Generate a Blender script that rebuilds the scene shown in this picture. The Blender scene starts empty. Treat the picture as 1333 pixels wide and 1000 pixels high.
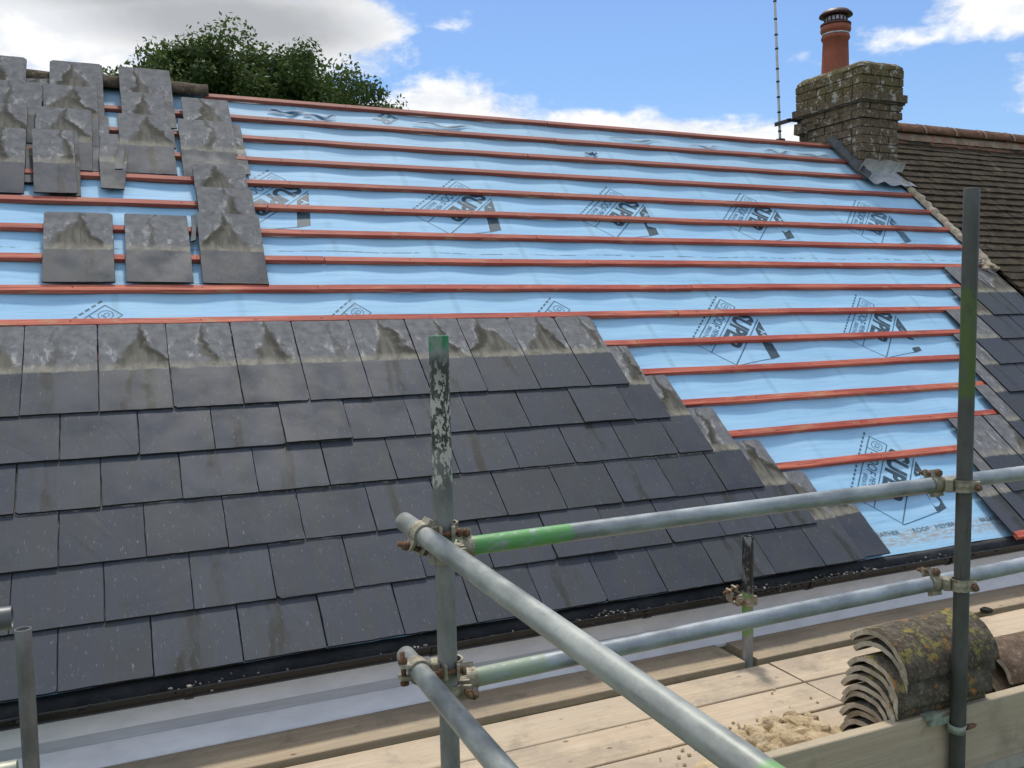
import bpy, bmesh, math, random
from mathutils import Vector, Matrix, noise
random.seed(7)
G = 0.254            # one batten gauge (10 in) in metres; layout figures below are in gauges
Z0 = 5.3             # height of the reference batten above the ground
AL = 0.724588        # roof pitch
CA, SA = math.cos(AL), math.sin(AL)
scene = bpy.context.scene
COL = scene.collection
rnd = random.random
def ru(a, b): return random.uniform(a, b)

# ------------------------------------------------------------------ frames
def V(x, y, z): return Vector((x*G, y*G, z*G+Z0))
def W(u, v, h=0.0): return V(u, v*CA-h*SA, v*SA+h*CA)
ROOF = Matrix(((1,0,0,0),(0,CA,-SA,0),(0,SA,CA,Z0),(0,0,0,1)))     # metres, roof axes -> world

# ------------------------------------------------------------------ node helpers
class NT:
    def __init__(s, tree): s.t = tree; s.n = tree.nodes; s.l = tree.links
    def new(s, typ, **k):
        nd = s.n.new(typ)
        for a, b in k.items(): setattr(nd, a, b)
        return nd
    def put(s, sock, val):
        if isinstance(val, bpy.types.NodeSocket): s.l.new(val, sock)
        elif isinstance(val, (tuple, list)) and len(val) == 3 and sock.type == 'RGBA': sock.default_value = (*val, 1)
        else: sock.default_value = val
    def m(s, op, a, b=0.0, c=0.0, clamp=False):
        nd = s.new('ShaderNodeMath', operation=op, use_clamp=clamp)
        for i, x in enumerate((a, b, c)):
            if i < len(nd.inputs): s.put(nd.inputs[i], x)
        return nd.outputs[0]
    def noise(s, vec, scale, detail=4, rough=0.55, dist=0.0):
        nd = s.new('ShaderNodeTexNoise'); s.put(nd.inputs['Vector'], vec)
        nd.inputs['Scale'].default_value = scale; nd.inputs['Detail'].default_value = detail
        nd.inputs['Roughness'].default_value = rough; nd.inputs['Distortion'].default_value = dist
        return nd.outputs['Fac']
    def vor(s, vec, scale, feature='F1', out='Distance'):
        nd = s.new('ShaderNodeTexVoronoi', feature=feature); s.put(nd.inputs['Vector'], vec)
        nd.inputs['Scale'].default_value = scale
        return nd.outputs[out]
    def ramp(s, fac, lo, hi, a=0.0, b=1.0, smooth=True):
        nd = s.new('ShaderNodeMapRange', interpolation_type='SMOOTHSTEP' if smooth else 'LINEAR')
        s.put(nd.inputs[0], fac)
        for i, x in enumerate((lo, hi, a, b)): s.put(nd.inputs[1+i], x)
        return nd.outputs[0]
    def mix(s, fac, a, b, blend='MIX'):
        nd = s.new('ShaderNodeMix', data_type='RGBA', blend_type=blend)
        s.put(nd.inputs[0], fac); s.put(nd.inputs[6], a); s.put(nd.inputs[7], b)
        return nd.outputs[2]
    def scl(s, vec, x, y, z):
        nd = s.new('ShaderNodeVectorMath', operation='MULTIPLY'); s.put(nd.inputs[0], vec)
        nd.inputs[1].default_value = (x, y, z); return nd.outputs[0]
    def add(s, vec, b):
        nd = s.new('ShaderNodeVectorMath', operation='ADD'); s.put(nd.inputs[0], vec); s.put(nd.inputs[1], b); return nd.outputs[0]
    def comb(s, x, y, z=0.0):
        nd = s.new('ShaderNodeCombineXYZ')
        for i, q in enumerate((x, y, z)): s.put(nd.inputs[i], q)
        return nd.outputs[0]
    def sep(s, v):
        nd = s.new('ShaderNodeSeparateXYZ'); s.put(nd.inputs[0], v); return nd.outputs
    def bump(s, height, strength=0.3, dist=0.01, normal=None):
        nd = s.new('ShaderNodeBump'); s.put(nd.inputs['Height'], height)
        nd.inputs['Strength'].default_value = strength; nd.inputs['Distance'].default_value = dist
        if normal is not None: s.put(nd.inputs['Normal'], normal)
        return nd.outputs[0]
def mat(name):
    m = bpy.data.materials.new(name); m.use_nodes = True
    nt = NT(m.node_tree); b = m.node_tree.nodes['Principled BSDF']
    tc = nt.new('ShaderNodeTexCoord')
    return m, nt, b, tc
def fin(nt, b, col, rough, nrm=None, metal=0.0, spec=None):
    nt.put(b.inputs['Base Color'], col); nt.put(b.inputs['Roughness'], rough); nt.put(b.inputs['Metallic'], metal)
    if nrm is not None: nt.put(b.inputs['Normal'], nrm)
    if spec is not None: b.inputs['Specular IOR Level'].default_value = spec

# ------------------------------------------------------------------ materials
def slate_material():
    m, nt, b, tc = mat('slate')
    uv = nt.new('ShaderNodeUVMap', uv_map='slate'); rn = nt.new('ShaderNodeUVMap', uv_map='rnd')
    x, y, _ = nt.sep(uv.outputs[0])[:3]; r1, r2, _ = nt.sep(rn.outputs[0])[:3]
    seed = nt.comb(nt.m('MULTIPLY', r1, 91.0), nt.m('MULTIPLY', r2, 57.0), 0.0)
    p = nt.add(uv.outputs[0], seed)
    big = nt.noise(p, 1.3, 3); mid = nt.noise(p, 5, 5, 0.6); fine = nt.noise(p, 26, 5, 0.65); spk = nt.noise(p, 17, 2, 0.5)
    rt = nt.m('FRACT', nt.m('MULTIPLY', r1, 7.13)); rt2 = nt.m('FRACT', nt.m('MULTIPLY', r2, 5.37))
    # clean lower part
    c1 = nt.mix(rt, (0.038, 0.045, 0.060), (0.060, 0.068, 0.085))
    c1 = nt.mix(nt.ramp(rt2, 0.6, 1.0, 0, 0.45), c1, (0.056, 0.062, 0.060))
    c1 = nt.mix(nt.ramp(big, 0.35, 0.7, 0, 0.4), c1, (0.072, 0.080, 0.093))
    c1 = nt.mix(nt.ramp(mid, 0.5, 0.75, 0, 0.2), c1, (0.036, 0.040, 0.048))
    # soft vertical changes of tone and olive streaks running down from the joint above
    vt_ = nt.noise(nt.scl(p, 2.6, 0.35, 1), 1.6, 3)
    c1 = nt.mix(nt.ramp(vt_, 0.46, 0.60, 0, 0.45), c1, (0.056, 0.061, 0.055))
    wx = nt.m('ADD', x, nt.m('MULTIPLY', nt.m('SUBTRACT', big, 0.5), 0.35))
    sx = nt.m('ABSOLUTE', nt.m('SUBTRACT', wx, nt.m('ADD', 0.35, nt.m('MULTIPLY', rt2, 0.5))))
    sx2 = nt.m('ABSOLUTE', nt.m('SUBTRACT', nt.m('SUBTRACT', wx, nt.m('MULTIPLY', y, 0.15)), nt.m('ADD', 0.75, nt.m('MULTIPLY', rt, -0.4))))
    streak = nt.m('MULTIPLY', nt.ramp(sx, 0.045, 0.11, 1, 0), nt.ramp(rt, 0.58, 0.66))
    streak = nt.m('MAXIMUM', streak, nt.m('MULTIPLY', nt.ramp(sx2, 0.03, 0.08, 1, 0), nt.ramp(rt, 0.80, 0.86)))
    streak = nt.m('MULTIPLY', streak, nt.ramp(nt.noise(nt.scl(p, 2, 0.6, 1), 1.5, 3), 0.36, 0.56))
    c1 = nt.mix(nt.m('MULTIPLY', streak, 0.75), c1, (0.030, 0.029, 0.020))
    # mortar scuffs and bird spots
    spots = nt.m('MULTIPLY', nt.ramp(nt.vor(nt.add(p, nt.comb(mid, fine)), 6.5), 0.04, 0.10, 1, 0), nt.ramp(spk, 0.36, 0.50))
    scr = nt.m('MULTIPLY', nt.ramp(nt.noise(nt.scl(p, 9, 2.4, 1), 2.6, 4, 0.7), 0.60, 0.74), 0.5)
    c1 = nt.mix(nt.m('MAXIMUM', nt.m('MULTIPLY', spots, 0.7), scr), c1, (0.36, 0.36, 0.36))
    # weathered (once covered) upper part
    c2 = nt.mix(nt.ramp(mid, 0.3, 0.7), (0.12, 0.124, 0.13), (0.195, 0.198, 0.20))
    c2 = nt.mix(nt.ramp(fine, 0.5, 0.72, 0, 0.35), c2, (0.08, 0.08, 0.076))
    lime = nt.noise(nt.scl(p, 2.0, 1.0, 1), 2.6, 6, 0.72, 0.4)
    c2 = nt.mix(nt.m('MULTIPLY', nt.ramp(lime, 0.52, 0.66, 0, 0.8), nt.ramp(y, 1.25, 2.15, 1, 0.12)), c2, (0.44, 0.435, 0.42))
    drip = nt.noise(nt.scl(p, 7, 0.9, 1), 1.6, 4, 0.6)
    c2 = nt.mix(nt.m('MULTIPLY', nt.ramp(drip, 0.58, 0.70, 0, 0.5), nt.ramp(y, 1.2, 2.0, 1, 0.2)), c2, (0.075, 0.075, 0.07))
    # pointed-arch stain below the joint of the course above
    cx = nt.m('ADD', 0.6, nt.m('MULTIPLY', nt.m('SUBTRACT', r2, 0.5), 0.30))
    sgn = nt.m('SUBTRACT', nt.m('ADD', x, nt.m('MULTIPLY', nt.m('SUBTRACT', nt.noise(p, 1.3, 3, 0.5, 0.3), 0.5), 0.8)), cx)
    ax = nt.m('ADD', nt.m('ABSOLUTE', sgn), nt.m('MULTIPLY', nt.m('SUBTRACT', mid, 0.5), 0.16))
    ty = nt.m('MULTIPLY', nt.m('SUBTRACT', 2.26, y), 0.86, clamp=True)
    wdt = nt.m('MULTIPLY', nt.m('POWER', ty, 1.25), nt.m('ADD', 0.08, nt.m('MULTIPLY', nt.ramp(rt2, 0.15, 0.75), 0.52)))
    dd = nt.m('SUBTRACT', ax, wdt)
    inside = nt.ramp(dd, -0.09, 0.05, 1, 0)
    side = nt.ramp(nt.m('MULTIPLY', sgn, nt.m('SUBTRACT', nt.ramp(r2, 0.49, 0.51), 0.5)), -0.06, 0.04, 0.25, 1)
    edge = nt.m('MULTIPLY', nt.m('MULTIPLY', nt.ramp(dd, -0.26, -0.06), nt.ramp(dd, -0.02, 0.08, 1, 0)), side)
    crust = nt.m('MULTIPLY', nt.m('MULTIPLY', nt.ramp(dd, 0.0, 0.04), nt.ramp(dd, 0.03, 0.16, 1, 0)), nt.ramp(lime, 0.48, 0.62))
    strength = nt.ramp(rt2, 0.05, 0.3, 0.3, 1)
    ins = nt.mix(nt.ramp(nt.noise(nt.scl(p, 5, 0.8, 1), 1.5, 3), 0.4, 0.6), (0.070, 0.066, 0.050), (0.145, 0.135, 0.105))
    c2 = nt.mix(nt.m('MULTIPLY', inside, nt.m('MULTIPLY', strength, 0.9)), c2, ins)
    c2 = nt.mix(nt.m('MULTIPLY', edge, nt.m('MULTIPLY', strength, nt.ramp(mid, 0.36, 0.5, 0.4, 0.95))), c2, (0.032, 0.03, 0.02))
    c2 = nt.mix(nt.m('MULTIPLY', crust, nt.m('MULTIPLY', strength, 0.6)), c2, (0.42, 0.405, 0.37))
    yb = nt.m('ADD', y, nt.m('MULTIPLY', nt.m('SUBTRACT', mid, 0.5), 0.16))
    yb = nt.m('ADD', yb, nt.m('MULTIPLY', nt.m('SUBTRACT', fine, 0.5), 0.06))
    up = nt.ramp(yb, 1.04, 1.09)
    band = nt.m('MULTIPLY', nt.ramp(yb, 1.02, 1.07), nt.ramp(yb, 1.10, 1.30, 1, 0))
    col = nt.mix(up, c1, c2)
    col = nt.mix(nt.m('MULTIPLY', band, nt.ramp(lime, 0.38, 0.6, 0.3, 0.85)), col, (0.29, 0.27, 0.21))
    ha = nt.m('ADD', nt.m('MULTIPLY', mid, 0.6), nt.m('MULTIPLY', fine, 0.4))
    nrm = nt.bump(ha, 0.16, 0.004)
    fin(nt, b, col, nt.ramp(nt.m('ADD', big, nt.m('MULTIPLY', up, 0.4)), 0.3, 0.9, 0.50, 0.8), nrm, spec=0.28)
    return m
def membrane_material():
    m, nt, b, tc = mat('membrane_blue')
    o = tc.outputs['Object']; x, y, z = nt.sep(o)[:3]          # metres in roof axes
    wr = nt.noise(nt.scl(o, 0.7, 5.5, 1), 2.2, 5, 0.6, 0.4); wr2 = nt.noise(nt.scl(o, 1.2, 16, 1), 2.5, 4, 0.6)
    big = nt.noise(o, 0.7, 3); fib = nt.noise(nt.scl(o, 1, 2.5, 1), 60, 3, 0.7)
    col = nt.mix(nt.ramp(wr, 0.3, 0.7), (0.31, 0.57, 0.80), (0.39, 0.64, 0.85))
    col = nt.mix(nt.ramp(fib, 0.5, 0.8, 0, 0.3), col, (0.44, 0.68, 0.88))
    col = nt.mix(nt.ramp(big, 0.45, 0.75, 0, 0.45), col, (0.35, 0.58, 0.77))
    # greyer and dirtier towards the ridge
    top = nt.ramp(nt.m('ADD', y, nt.m('MULTIPLY', big, 0.5)), 1.1, 2.7, 0, 0.6)
    col = nt.mix(top, col, (0.38, 0.52, 0.61))
    st = nt.noise(nt.scl(o, 0.9, 15, 1), 2.4, 6, 0.66, 0.5)
    col = nt.mix(nt.ramp(st, 0.54, 0.68, 0, 0.45), col, (0.20, 0.41, 0.60))  # wrinkle shade painted as darker streaks
    col = nt.mix(nt.ramp(st, 0.44, 0.32, 0, 0.45), col, (0.46, 0.71, 0.88))  # wrinkle sheen painted as paler streaks
    pv = nt.noise(nt.add(nt.scl(o, 0.8, 1.8, 1), (7, 2, 0)), 2.0, 5, 0.6)
    col = nt.mix(nt.ramp(pv, 0.48, 0.66, 0, 0.5), col, (0.40, 0.66, 0.80))
    raft = nt.m('ABSOLUTE', nt.m('SUBTRACT', nt.m('FRACT', nt.m('DIVIDE', nt.m('ADD', x, nt.m('MULTIPLY', big, 0.03)), 0.6)), 0.5))
    col = nt.mix(nt.m('MULTIPLY', nt.ramp(raft, 0.45, 0.49), nt.ramp(pv, 0.4, 0.6, 0.1, 0.5)), col, (0.26, 0.45, 0.58))
    dirt = nt.ramp(nt.noise(nt.scl(o, 2, 6, 1), 5, 6, 0.75), 0.60, 0.78, 0, 0.5)
    col = nt.mix(dirt, col, (0.30, 0.44, 0.50))
    # dirty band at the eaves
    eb = nt.m('MULTIPLY', nt.ramp(y, -1.845, -1.80, 1, 0), nt.ramp(y, -1.80, -1.735, 1, 0))
    eb = nt.m('MULTIPLY', nt.m('MULTIPLY', nt.ramp(y, -1.86, -1.82), nt.ramp(y, -1.77, -1.72, 1, 0)), nt.ramp(nt.noise(nt.scl(o, 3, 14, 1), 5, 5, 0.7), 0.38, 0.62))
    col = nt.mix(nt.m('MULTIPLY', eb, 0.8), col, (0.36, 0.30, 0.23))
    # lap seams with their dark lines
    for vs in (2.42, -3.02):
        q = nt.m('ABSOLUTE', nt.m('SUBTRACT', nt.m('ADD', y, nt.m('MULTIPLY', wr, 0.03)), vs*G+0.012))
        ln = nt.m('MULTIPLY', nt.ramp(q, 0.002, 0.007, 1, 0), nt.ramp(nt.noise(nt.scl(o, 3, 1, 1), 3, 3), 0.42, 0.58))
        col = nt.mix(nt.m('MULTIPLY', ln, 0.75), col, (0.06, 0.13, 0.19))
    specks = nt.m('MULTIPLY', nt.ramp(nt.vor(o, 9), 0.02, 0.05, 1, 0), nt.ramp(nt.noise(o, 4, 2), 0.55, 0.65))
    col = nt.mix(specks, col, (0.10, 0.12, 0.13))
    h = nt.m('ADD', nt.m('MULTIPLY', wr, 0.7), nt.m('MULTIPLY', wr2, 0.3))
    fin(nt, b, col, 0.62, nt.bump(nt.m('ADD', h, nt.m('MULTIPLY', st, 0.5)), 0.30, 0.012), spec=0.2)
    return m
def simple(name, c1, c2, scale, rough=0.8, bump=0.4, bd=0.01, metal=0.0, c3=None, stretch=(1,1,1), t=(0.35,0.65), c3t=(0.6,0.75), spec=None, detail=5):
    m, nt, b, tc = mat(name)
    o = nt.scl(tc.outputs['Object'], *stretch)
    n1 = nt.noise(o, scale, detail, 0.6); n2 = nt.noise(o, scale*4.3, 5, 0.65)
    oi = nt.new('ShaderNodeObjectInfo')
    o2 = nt.add(o, nt.comb(nt.m('MULTIPLY', oi.outputs['Random'], 37.0), 3.0, 1.0))
    n1 = nt.noise(o2, scale, detail, 0.6)
    col = nt.mix(nt.ramp(n1, *t), c1, c2)
    if c3: col = nt.mix(nt.ramp(nt.noise(o2, scale*1.9, 5, 0.7), *c3t), col, c3)
    col = nt.mix(nt.ramp(n2, 0.35, 0.7, 0, 0.3), col, tuple(q*0.6 for q in c1))
    fin(nt, b, col, rough, nt.bump(n2, bump, bd), metal, spec)
    return m
def batten_material():
    m, nt, b, tc = mat('batten_red')
    o = tc.outputs['Object']; oi = nt.new('ShaderNodeObjectInfo')
    o = nt.add(o, nt.comb(nt.m('MULTIPLY', oi.outputs['Random'], 31.0), 0.0, 0.0))
    gr = nt.noise(nt.scl(o, 1.2, 40, 40), 3, 5, 0.65); lo = nt.noise(nt.scl(o, 1, 6, 6), 1.6, 4); n3 = nt.noise(nt.scl(o, 1, 3, 3), 7, 4)
    col = nt.mix(nt.ramp(lo, 0.42, 0.58), (0.50, 0.088, 0.05), (0.70, 0.185, 0.105))
    col = nt.mix(nt.ramp(gr, 0.4, 0.70, 0, 0.8), col, (0.16, 0.035, 0.028))
    col = nt.mix(nt.ramp(n3, 0.56, 0.70, 0, 0.65), col, (0.55, 0.30, 0.15))
    col = nt.mix(nt.ramp(oi.outputs['Random'], 0, 1, 0, 0.35), col, (0.42, 0.075, 0.05))
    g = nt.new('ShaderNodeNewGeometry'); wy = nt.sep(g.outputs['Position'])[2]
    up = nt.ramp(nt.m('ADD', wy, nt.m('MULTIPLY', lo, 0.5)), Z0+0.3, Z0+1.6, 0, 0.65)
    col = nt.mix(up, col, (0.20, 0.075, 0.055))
    knots = nt.m('MULTIPLY', nt.ramp(nt.vor(nt.scl(o, 1, 2, 2), 6), 0.04, 0.10, 1, 0), 0.7)
    col = nt.mix(knots, col, (0.13, 0.035, 0.03))
    fin(nt, b, col, 0.7, nt.bump(gr, 0.3, 0.003))
    return m
def tube_material(name, base, zones=(), splat=0.0, dirt=0.3, metal=0.55, rough=0.42):
    """zones: (z0, z1, colour) painted lengths measured along the tube in metres"""
    m, nt, b, tc = mat(name)
    o = tc.outputs['Object']; x, y, z = nt.sep(o)[:3]
    n1 = nt.noise(nt.scl(o, 1, 1, 0.45), 9, 5, 0.65); n2 = nt.noise(o, 45, 4, 0.7); n0 = nt.noise(nt.scl(o, 1, 1, 0.3), 3.5, 3)
    col = nt.mix(nt.ramp(n1, 0.3, 0.7), tuple(q*0.62 for q in base), tuple(min(1, q*1.3) for q in base))
    col = nt.mix(nt.ramp(n2, 0.5, 0.8, 0, dirt), col, tuple(q*0.4 for q in base))
    mt = nt.ramp(n1, 0.3, 0.8, metal, metal*0.75); rg = nt.ramp(n1, 0.3, 0.7, rough-0.06, rough+0.15)
    for z0, z1, c in zones:
        zz = nt.m('ADD', z, nt.m('MULTIPLY', nt.m('SUBTRACT', n1, 0.5), 0.09))
        f = nt.m('MULTIPLY', nt.ramp(zz, z0-0.012, z0+0.012), nt.ramp(zz, z1-0.012, z1+0.012, 1, 0))
        f = nt.m('MULTIPLY', f, nt.ramp(nt.noise(nt.scl(o, 1, 1, 0.5), 30, 5, 0.75), 0.50, 0.60, 1, 0.35))
        col = nt.mix(f, col, c); mt = nt.m('MULTIPLY', mt, nt.m('SUBTRACT', 1.0, f)); rg = nt.m('ADD', rg, nt.m('MULTIPLY', f, 0.1))
    if splat:
        z0, z1 = splat
        sp = nt.ramp(nt.noise(nt.scl(o, 1, 1, 0.55), 62, 3, 0.7), 0.50, 0.54)
        f = nt.m('MULTIPLY', sp, nt.m('MULTIPLY', nt.ramp(z, z0-0.03, z0+0.12), nt.ramp(z, z1-0.01, z1+0.01, 1, 0)))
        col = nt.mix(f, col, (0.50, 0.49, 0.42)); mt = nt.m('MULTIPLY', mt, nt.m('SUBTRACT', 1.0, f))
    ms = nt.m('MULTIPLY', nt.ramp(nt.vor(nt.add(o, nt.comb(n2, n1)), 26), 0.05, 0.12, 1, 0), nt.ramp(n1, 0.48, 0.6))
    col = nt.mix(nt.m('MULTIPLY', ms, 0.8), col, (0.42, 0.41, 0.37))
    scr = nt.ramp(nt.noise(nt.scl(o, 1, 1, 0.12), 38, 3, 0.7), 0.62, 0.72, 0, 0.5)
    col = nt.mix(scr, col, tuple(q*0.45 for q in base))
    rustf = nt.ramp(nt.noise(o, 12, 5, 0.75), 0.62, 0.74, 0, 0.6)
    col = nt.mix(rustf, col, (0.20, 0.13, 0.08))
    fin(nt, b, col, rg, nt.bump(n2, 0.12, 0.002), mt)
    return m
def wood_material(name, c1, c2, c3, along='x'):
    m, nt, b, tc = mat(name)
    oi = nt.new('ShaderNodeObjectInfo'); rr = oi.outputs['Random']
    o = nt.add(tc.outputs['Object'], nt.comb(nt.m('MULTIPLY', rr, 53.0), nt.m('MULTIPLY', rr, 17.0), 0.0))
    gr = nt.noise(nt.scl(o, 0.8, 22, 22), 2.2, 6, 0.65, 0.8); lo = nt.noise(nt.scl(o, 1, 3, 3), 1.3, 4); bl = nt.noise(o, 6, 5, 0.7); fi = nt.noise(nt.scl(o, 3, 60, 60), 4, 4, 0.7)
    col = nt.mix(nt.ramp(gr, 0.35, 0.68), c1, c2)
    col = nt.mix(nt.ramp(lo, 0.4, 0.7, 0, 0.6), col, c3)
    col = nt.mix(nt.ramp(fi, 0.5, 0.8, 0, 0.45), col, tuple(q*0.5 for q in c1))
    col = nt.mix(nt.ramp(bl, 0.52, 0.72, 0, 0.7), col, tuple(q*0.42 for q in c2))
    mud = nt.noise(nt.scl(nt.add(o, (3, 8, 1)), 1, 1.5, 1), 1.7, 6, 0.7)
    col = nt.mix(nt.ramp(mud, 0.48, 0.66, 0, 0.6), col, tuple(q*0.62 for q in c3))
    col = nt.mix(nt.m('MULTIPLY', nt.ramp(nt.vor(nt.scl(o, 1, 1.6, 1), 4.5), 0.03, 0.07, 1, 0), 0.75), col, (0.10, 0.06, 0.035))
    col = nt.mix(nt.ramp(rr, 0, 1, 0, 0.25), col, tuple(q*0.8 for q in c3))
    fin(nt, b, col, 0.85, nt.bump(nt.m('ADD', gr, nt.m('MULTIPLY', fi, 0.5)), 0.35, 0.004))
    return m
def lichen_material(name, c1, c2, lich, moss=None, sc=14, mort=None, th=0.62, th2=0.6):
    m, nt, b, tc = mat(name)
    oi = nt.new('ShaderNodeObjectInfo')
    o = nt.add(tc.outputs['Object'], nt.comb(nt.m('MULTIPLY', oi.outputs['Random'], 13.0), 0.0, 0.0))
    n1 = nt.noise(o, sc, 6, 0.7); n2 = nt.noise(o, sc*3, 5, 0.7); n3 = nt.noise(nt.add(o, (5, 3, 1)), sc*0.55, 5, 0.7, 0.15); n4 = nt.noise(nt.add(o, (9, 1, 4)), sc*0.7, 5, 0.75, 0.1)
    col = nt.mix(nt.ramp(n1, 0.35, 0.65), c1, c2)
    col = nt.mix(nt.ramp(n2, 0.52, 0.68, 0, 0.6), col, tuple(min(1, q*2.3) for q in c2))
    col = nt.mix(nt.ramp(n2, 0.30, 0.42, 0.7, 0), col, tuple(q*0.4 for q in c1))
    if moss: col = nt.mix(nt.ramp(n4, th2, th2+0.06, 0, 0.85), col, moss)
    col = nt.mix(nt.ramp(n3, th, th+0.035, 0, 0.9), col, lich)
    fin(nt, b, col, 0.92, nt.bump(nt.m('ADD', n2, nt.m('MULTIPLY', n3, 0.6)), 0.7, 0.008), spec=0.2)
    return m

M = {}
M['slate'] = slate_material()
M['slate_edge_shadow'] = simple('slate_edge_shadow', (0.008, 0.009, 0.010), (0.022, 0.023, 0.026), 40, 0.8, 0.4, 0.004, c3=(0.09, 0.09, 0.09), c3t=(0.66, 0.74))  # shadow lines under tails and in joints painted into the edge colour
M['membrane'] = membrane_material()
M['ink'] = simple('print_ink', (0.028, 0.06, 0.085), (0.05, 0.10, 0.135), 30, 0.6, 0.1, 0.001)
M['ink_pale'] = simple('print_ink_pale', (0.05, 0.12, 0.18), (0.09, 0.20, 0.27), 30, 0.6, 0.1, 0.001)
M['ink_gap'] = simple('print_reverse', (0.33, 0.56, 0.72), (0.28, 0.50, 0.66), 30, 0.6, 0.1, 0.001)
M['batten'] = batten_material()
M['felt'] = simple('eaves_felt', (0.018, 0.02, 0.022), (0.05, 0.052, 0.053), 7, 0.75, 0.5, 0.01, c3=(0.10, 0.10, 0.095), stretch=(1, 5, 1))
M['gutter'] = simple('gutter_black', (0.007, 0.007, 0.008), (0.014, 0.014, 0.015), 8, 0.42, 0.2, 0.003, c3=(0.06, 0.056, 0.045), c3t=(0.70, 0.78))
M['debris'] = simple('mortar_debris', (0.16, 0.14, 0.11), (0.55, 0.50, 0.40), 40, 0.95, 0.5, 0.004)
M['moss_black'] = simple('gutter_silt', (0.012, 0.012, 0.010), (0.04, 0.04, 0.03), 22, 1.0, 0.8, 0.01)
M['upvc'] = simple('upvc_white', (0.86, 0.86, 0.86), (0.90, 0.90, 0.90), 2, 0.35, 0.05, 0.002, c3=(0.66, 0.65, 0.62), stretch=(0.8, 2, 2), c3t=(0.62, 0.8))
M['upvc_grey'] = simple('upvc_grey_strip', (0.52, 0.53, 0.54), (0.60, 0.61, 0.62), 3, 0.5, 0.05, 0.002, stretch=(0.5, 6, 6))  # darker grey for the groove strip between the white boards
M['render'] = simple('wall_render', (0.45, 0.42, 0.36), (0.55, 0.52, 0.46), 4, 0.9, 0.4, 0.006)
M['brick'] = lichen_material('old_brick', (0.10, 0.077, 0.05), (0.185, 0.145, 0.095), (0.44, 0.42, 0.37), (0.11, 0.092, 0.045), 24, th=0.57, th2=0.60)
M['brick_cap'] = lichen_material('mossy_brick', (0.10, 0.08, 0.045), (0.18, 0.145, 0.075), (0.46, 0.44, 0.38), (0.125, 0.105, 0.035), 24, th=0.57, th2=0.54)
M['mortar_dark'] = simple('old_mortar', (0.05, 0.045, 0.03), (0.12, 0.11, 0.08), 20, 1, 0.6, 0.01, c3=(0.26, 0.25, 0.21))
M['plain_tile'] = lichen_material('plain_tile', (0.034, 0.026, 0.017), (0.062, 0.047, 0.030), (0.12, 0.10, 0.07), (0.06, 0.056, 0.022), 6, th=0.64, th2=0.56)
M['ridge_red'] = lichen_material('ridge_clay', (0.10, 0.06, 0.04), (0.19, 0.10, 0.06), (0.40, 0.15, 0.09), None, 8, th=0.62)
M['bedding'] = simple('ridge_mortar', (0.28, 0.20, 0.14), (0.42, 0.32, 0.24), 9, 0.95, 0.6, 0.01, c3=(0.45, 0.16, 0.10), c3t=(0.52, 0.62))
M['fillet'] = simple('verge_mortar', (0.34, 0.28, 0.20), (0.52, 0.45, 0.34), 14, 0.95, 0.8, 0.012, c3=(0.36, 0.16, 0.10), c3t=(0.64, 0.72))
M['old_ridge'] = lichen_material('old_ridge_tile', (0.06, 0.045, 0.032), (0.11, 0.085, 0.055), (0.20, 0.17, 0.11), None, 12)
M['lead'] = simple('lead_flashing', (0.38, 0.39, 0.40), (0.58, 0.59, 0.59), 9, 0.5, 0.3, 0.01, metal=0.3, c3=(0.20, 0.22, 0.22))
M['lead_dark'] = simple('lead_dark', (0.05, 0.06, 0.065), (0.10, 0.115, 0.12), 9, 0.6, 0.3, 0.01, c3=(0.02, 0.02, 0.02))
M['terracotta'] = simple('terracotta', (0.30, 0.085, 0.045), (0.37, 0.115, 0.06), 5, 0.75, 0.15, 0.004, c3=(0.22, 0.08, 0.05))
M['cowl'] = simple('cowl_dark', (0.055, 0.022, 0.018), (0.10, 0.035, 0.028), 9, 0.5, 0.2, 0.003)
M['mesh_metal'] = simple('cowl_metal', (0.35, 0.36, 0.38), (0.6, 0.6, 0.62), 20, 0.4, 0.1, 0.002, metal=0.6)
M['black'] = simple('black_plastic', (0.012, 0.012, 0.013), (0.03, 0.03, 0.03), 20, 0.5, 0.1, 0.002)
M['pole_white'] = simple('mast_pole', (0.60, 0.61, 0.62), (0.72, 0.73, 0.74), 12, 0.5, 0.1, 0.002)
M['coupler'] = simple('coupler_steel', (0.25, 0.22, 0.15), (0.42, 0.39, 0.29), 28, 0.6, 0.5, 0.004, metal=0.3, c3=(0.17, 0.09, 0.045), c3t=(0.58, 0.70))
M['rust'] = simple('rusty_bolt', (0.12, 0.06, 0.03), (0.24, 0.14, 0.08), 60, 0.9, 0.6, 0.004)
M['clip'] = simple('clip_green', (0.22, 0.26, 0.20), (0.34, 0.38, 0.30), 30, 0.7, 0.4, 0.003)
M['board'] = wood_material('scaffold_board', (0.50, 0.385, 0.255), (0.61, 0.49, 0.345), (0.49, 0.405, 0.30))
M['board_shaded'] = wood_material('scaffold_board_shaded', (0.36, 0.275, 0.175), (0.46, 0.365, 0.25), (0.38, 0.32, 0.23))  # inner board: eaves shade painted in as a greyer, darker wood
M['toe'] = wood_material('toe_board', (0.46, 0.37, 0.245), (0.56, 0.46, 0.32), (0.44, 0.38, 0.27))
M['sand'] = simple('sandy_mortar', (0.48, 0.36, 0.20), (0.66, 0.52, 0.33), 18, 1.0, 0.9, 0.01, c3=(0.36, 0.26, 0.15))
M['ridge_lichen'] = lichen_material('lichened_tile', (0.075, 0.062, 0.045), (0.14, 0.12, 0.09), (0.34, 0.17, 0.05), (0.30, 0.26, 0.07), 22, th=0.60, th2=0.54)
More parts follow.
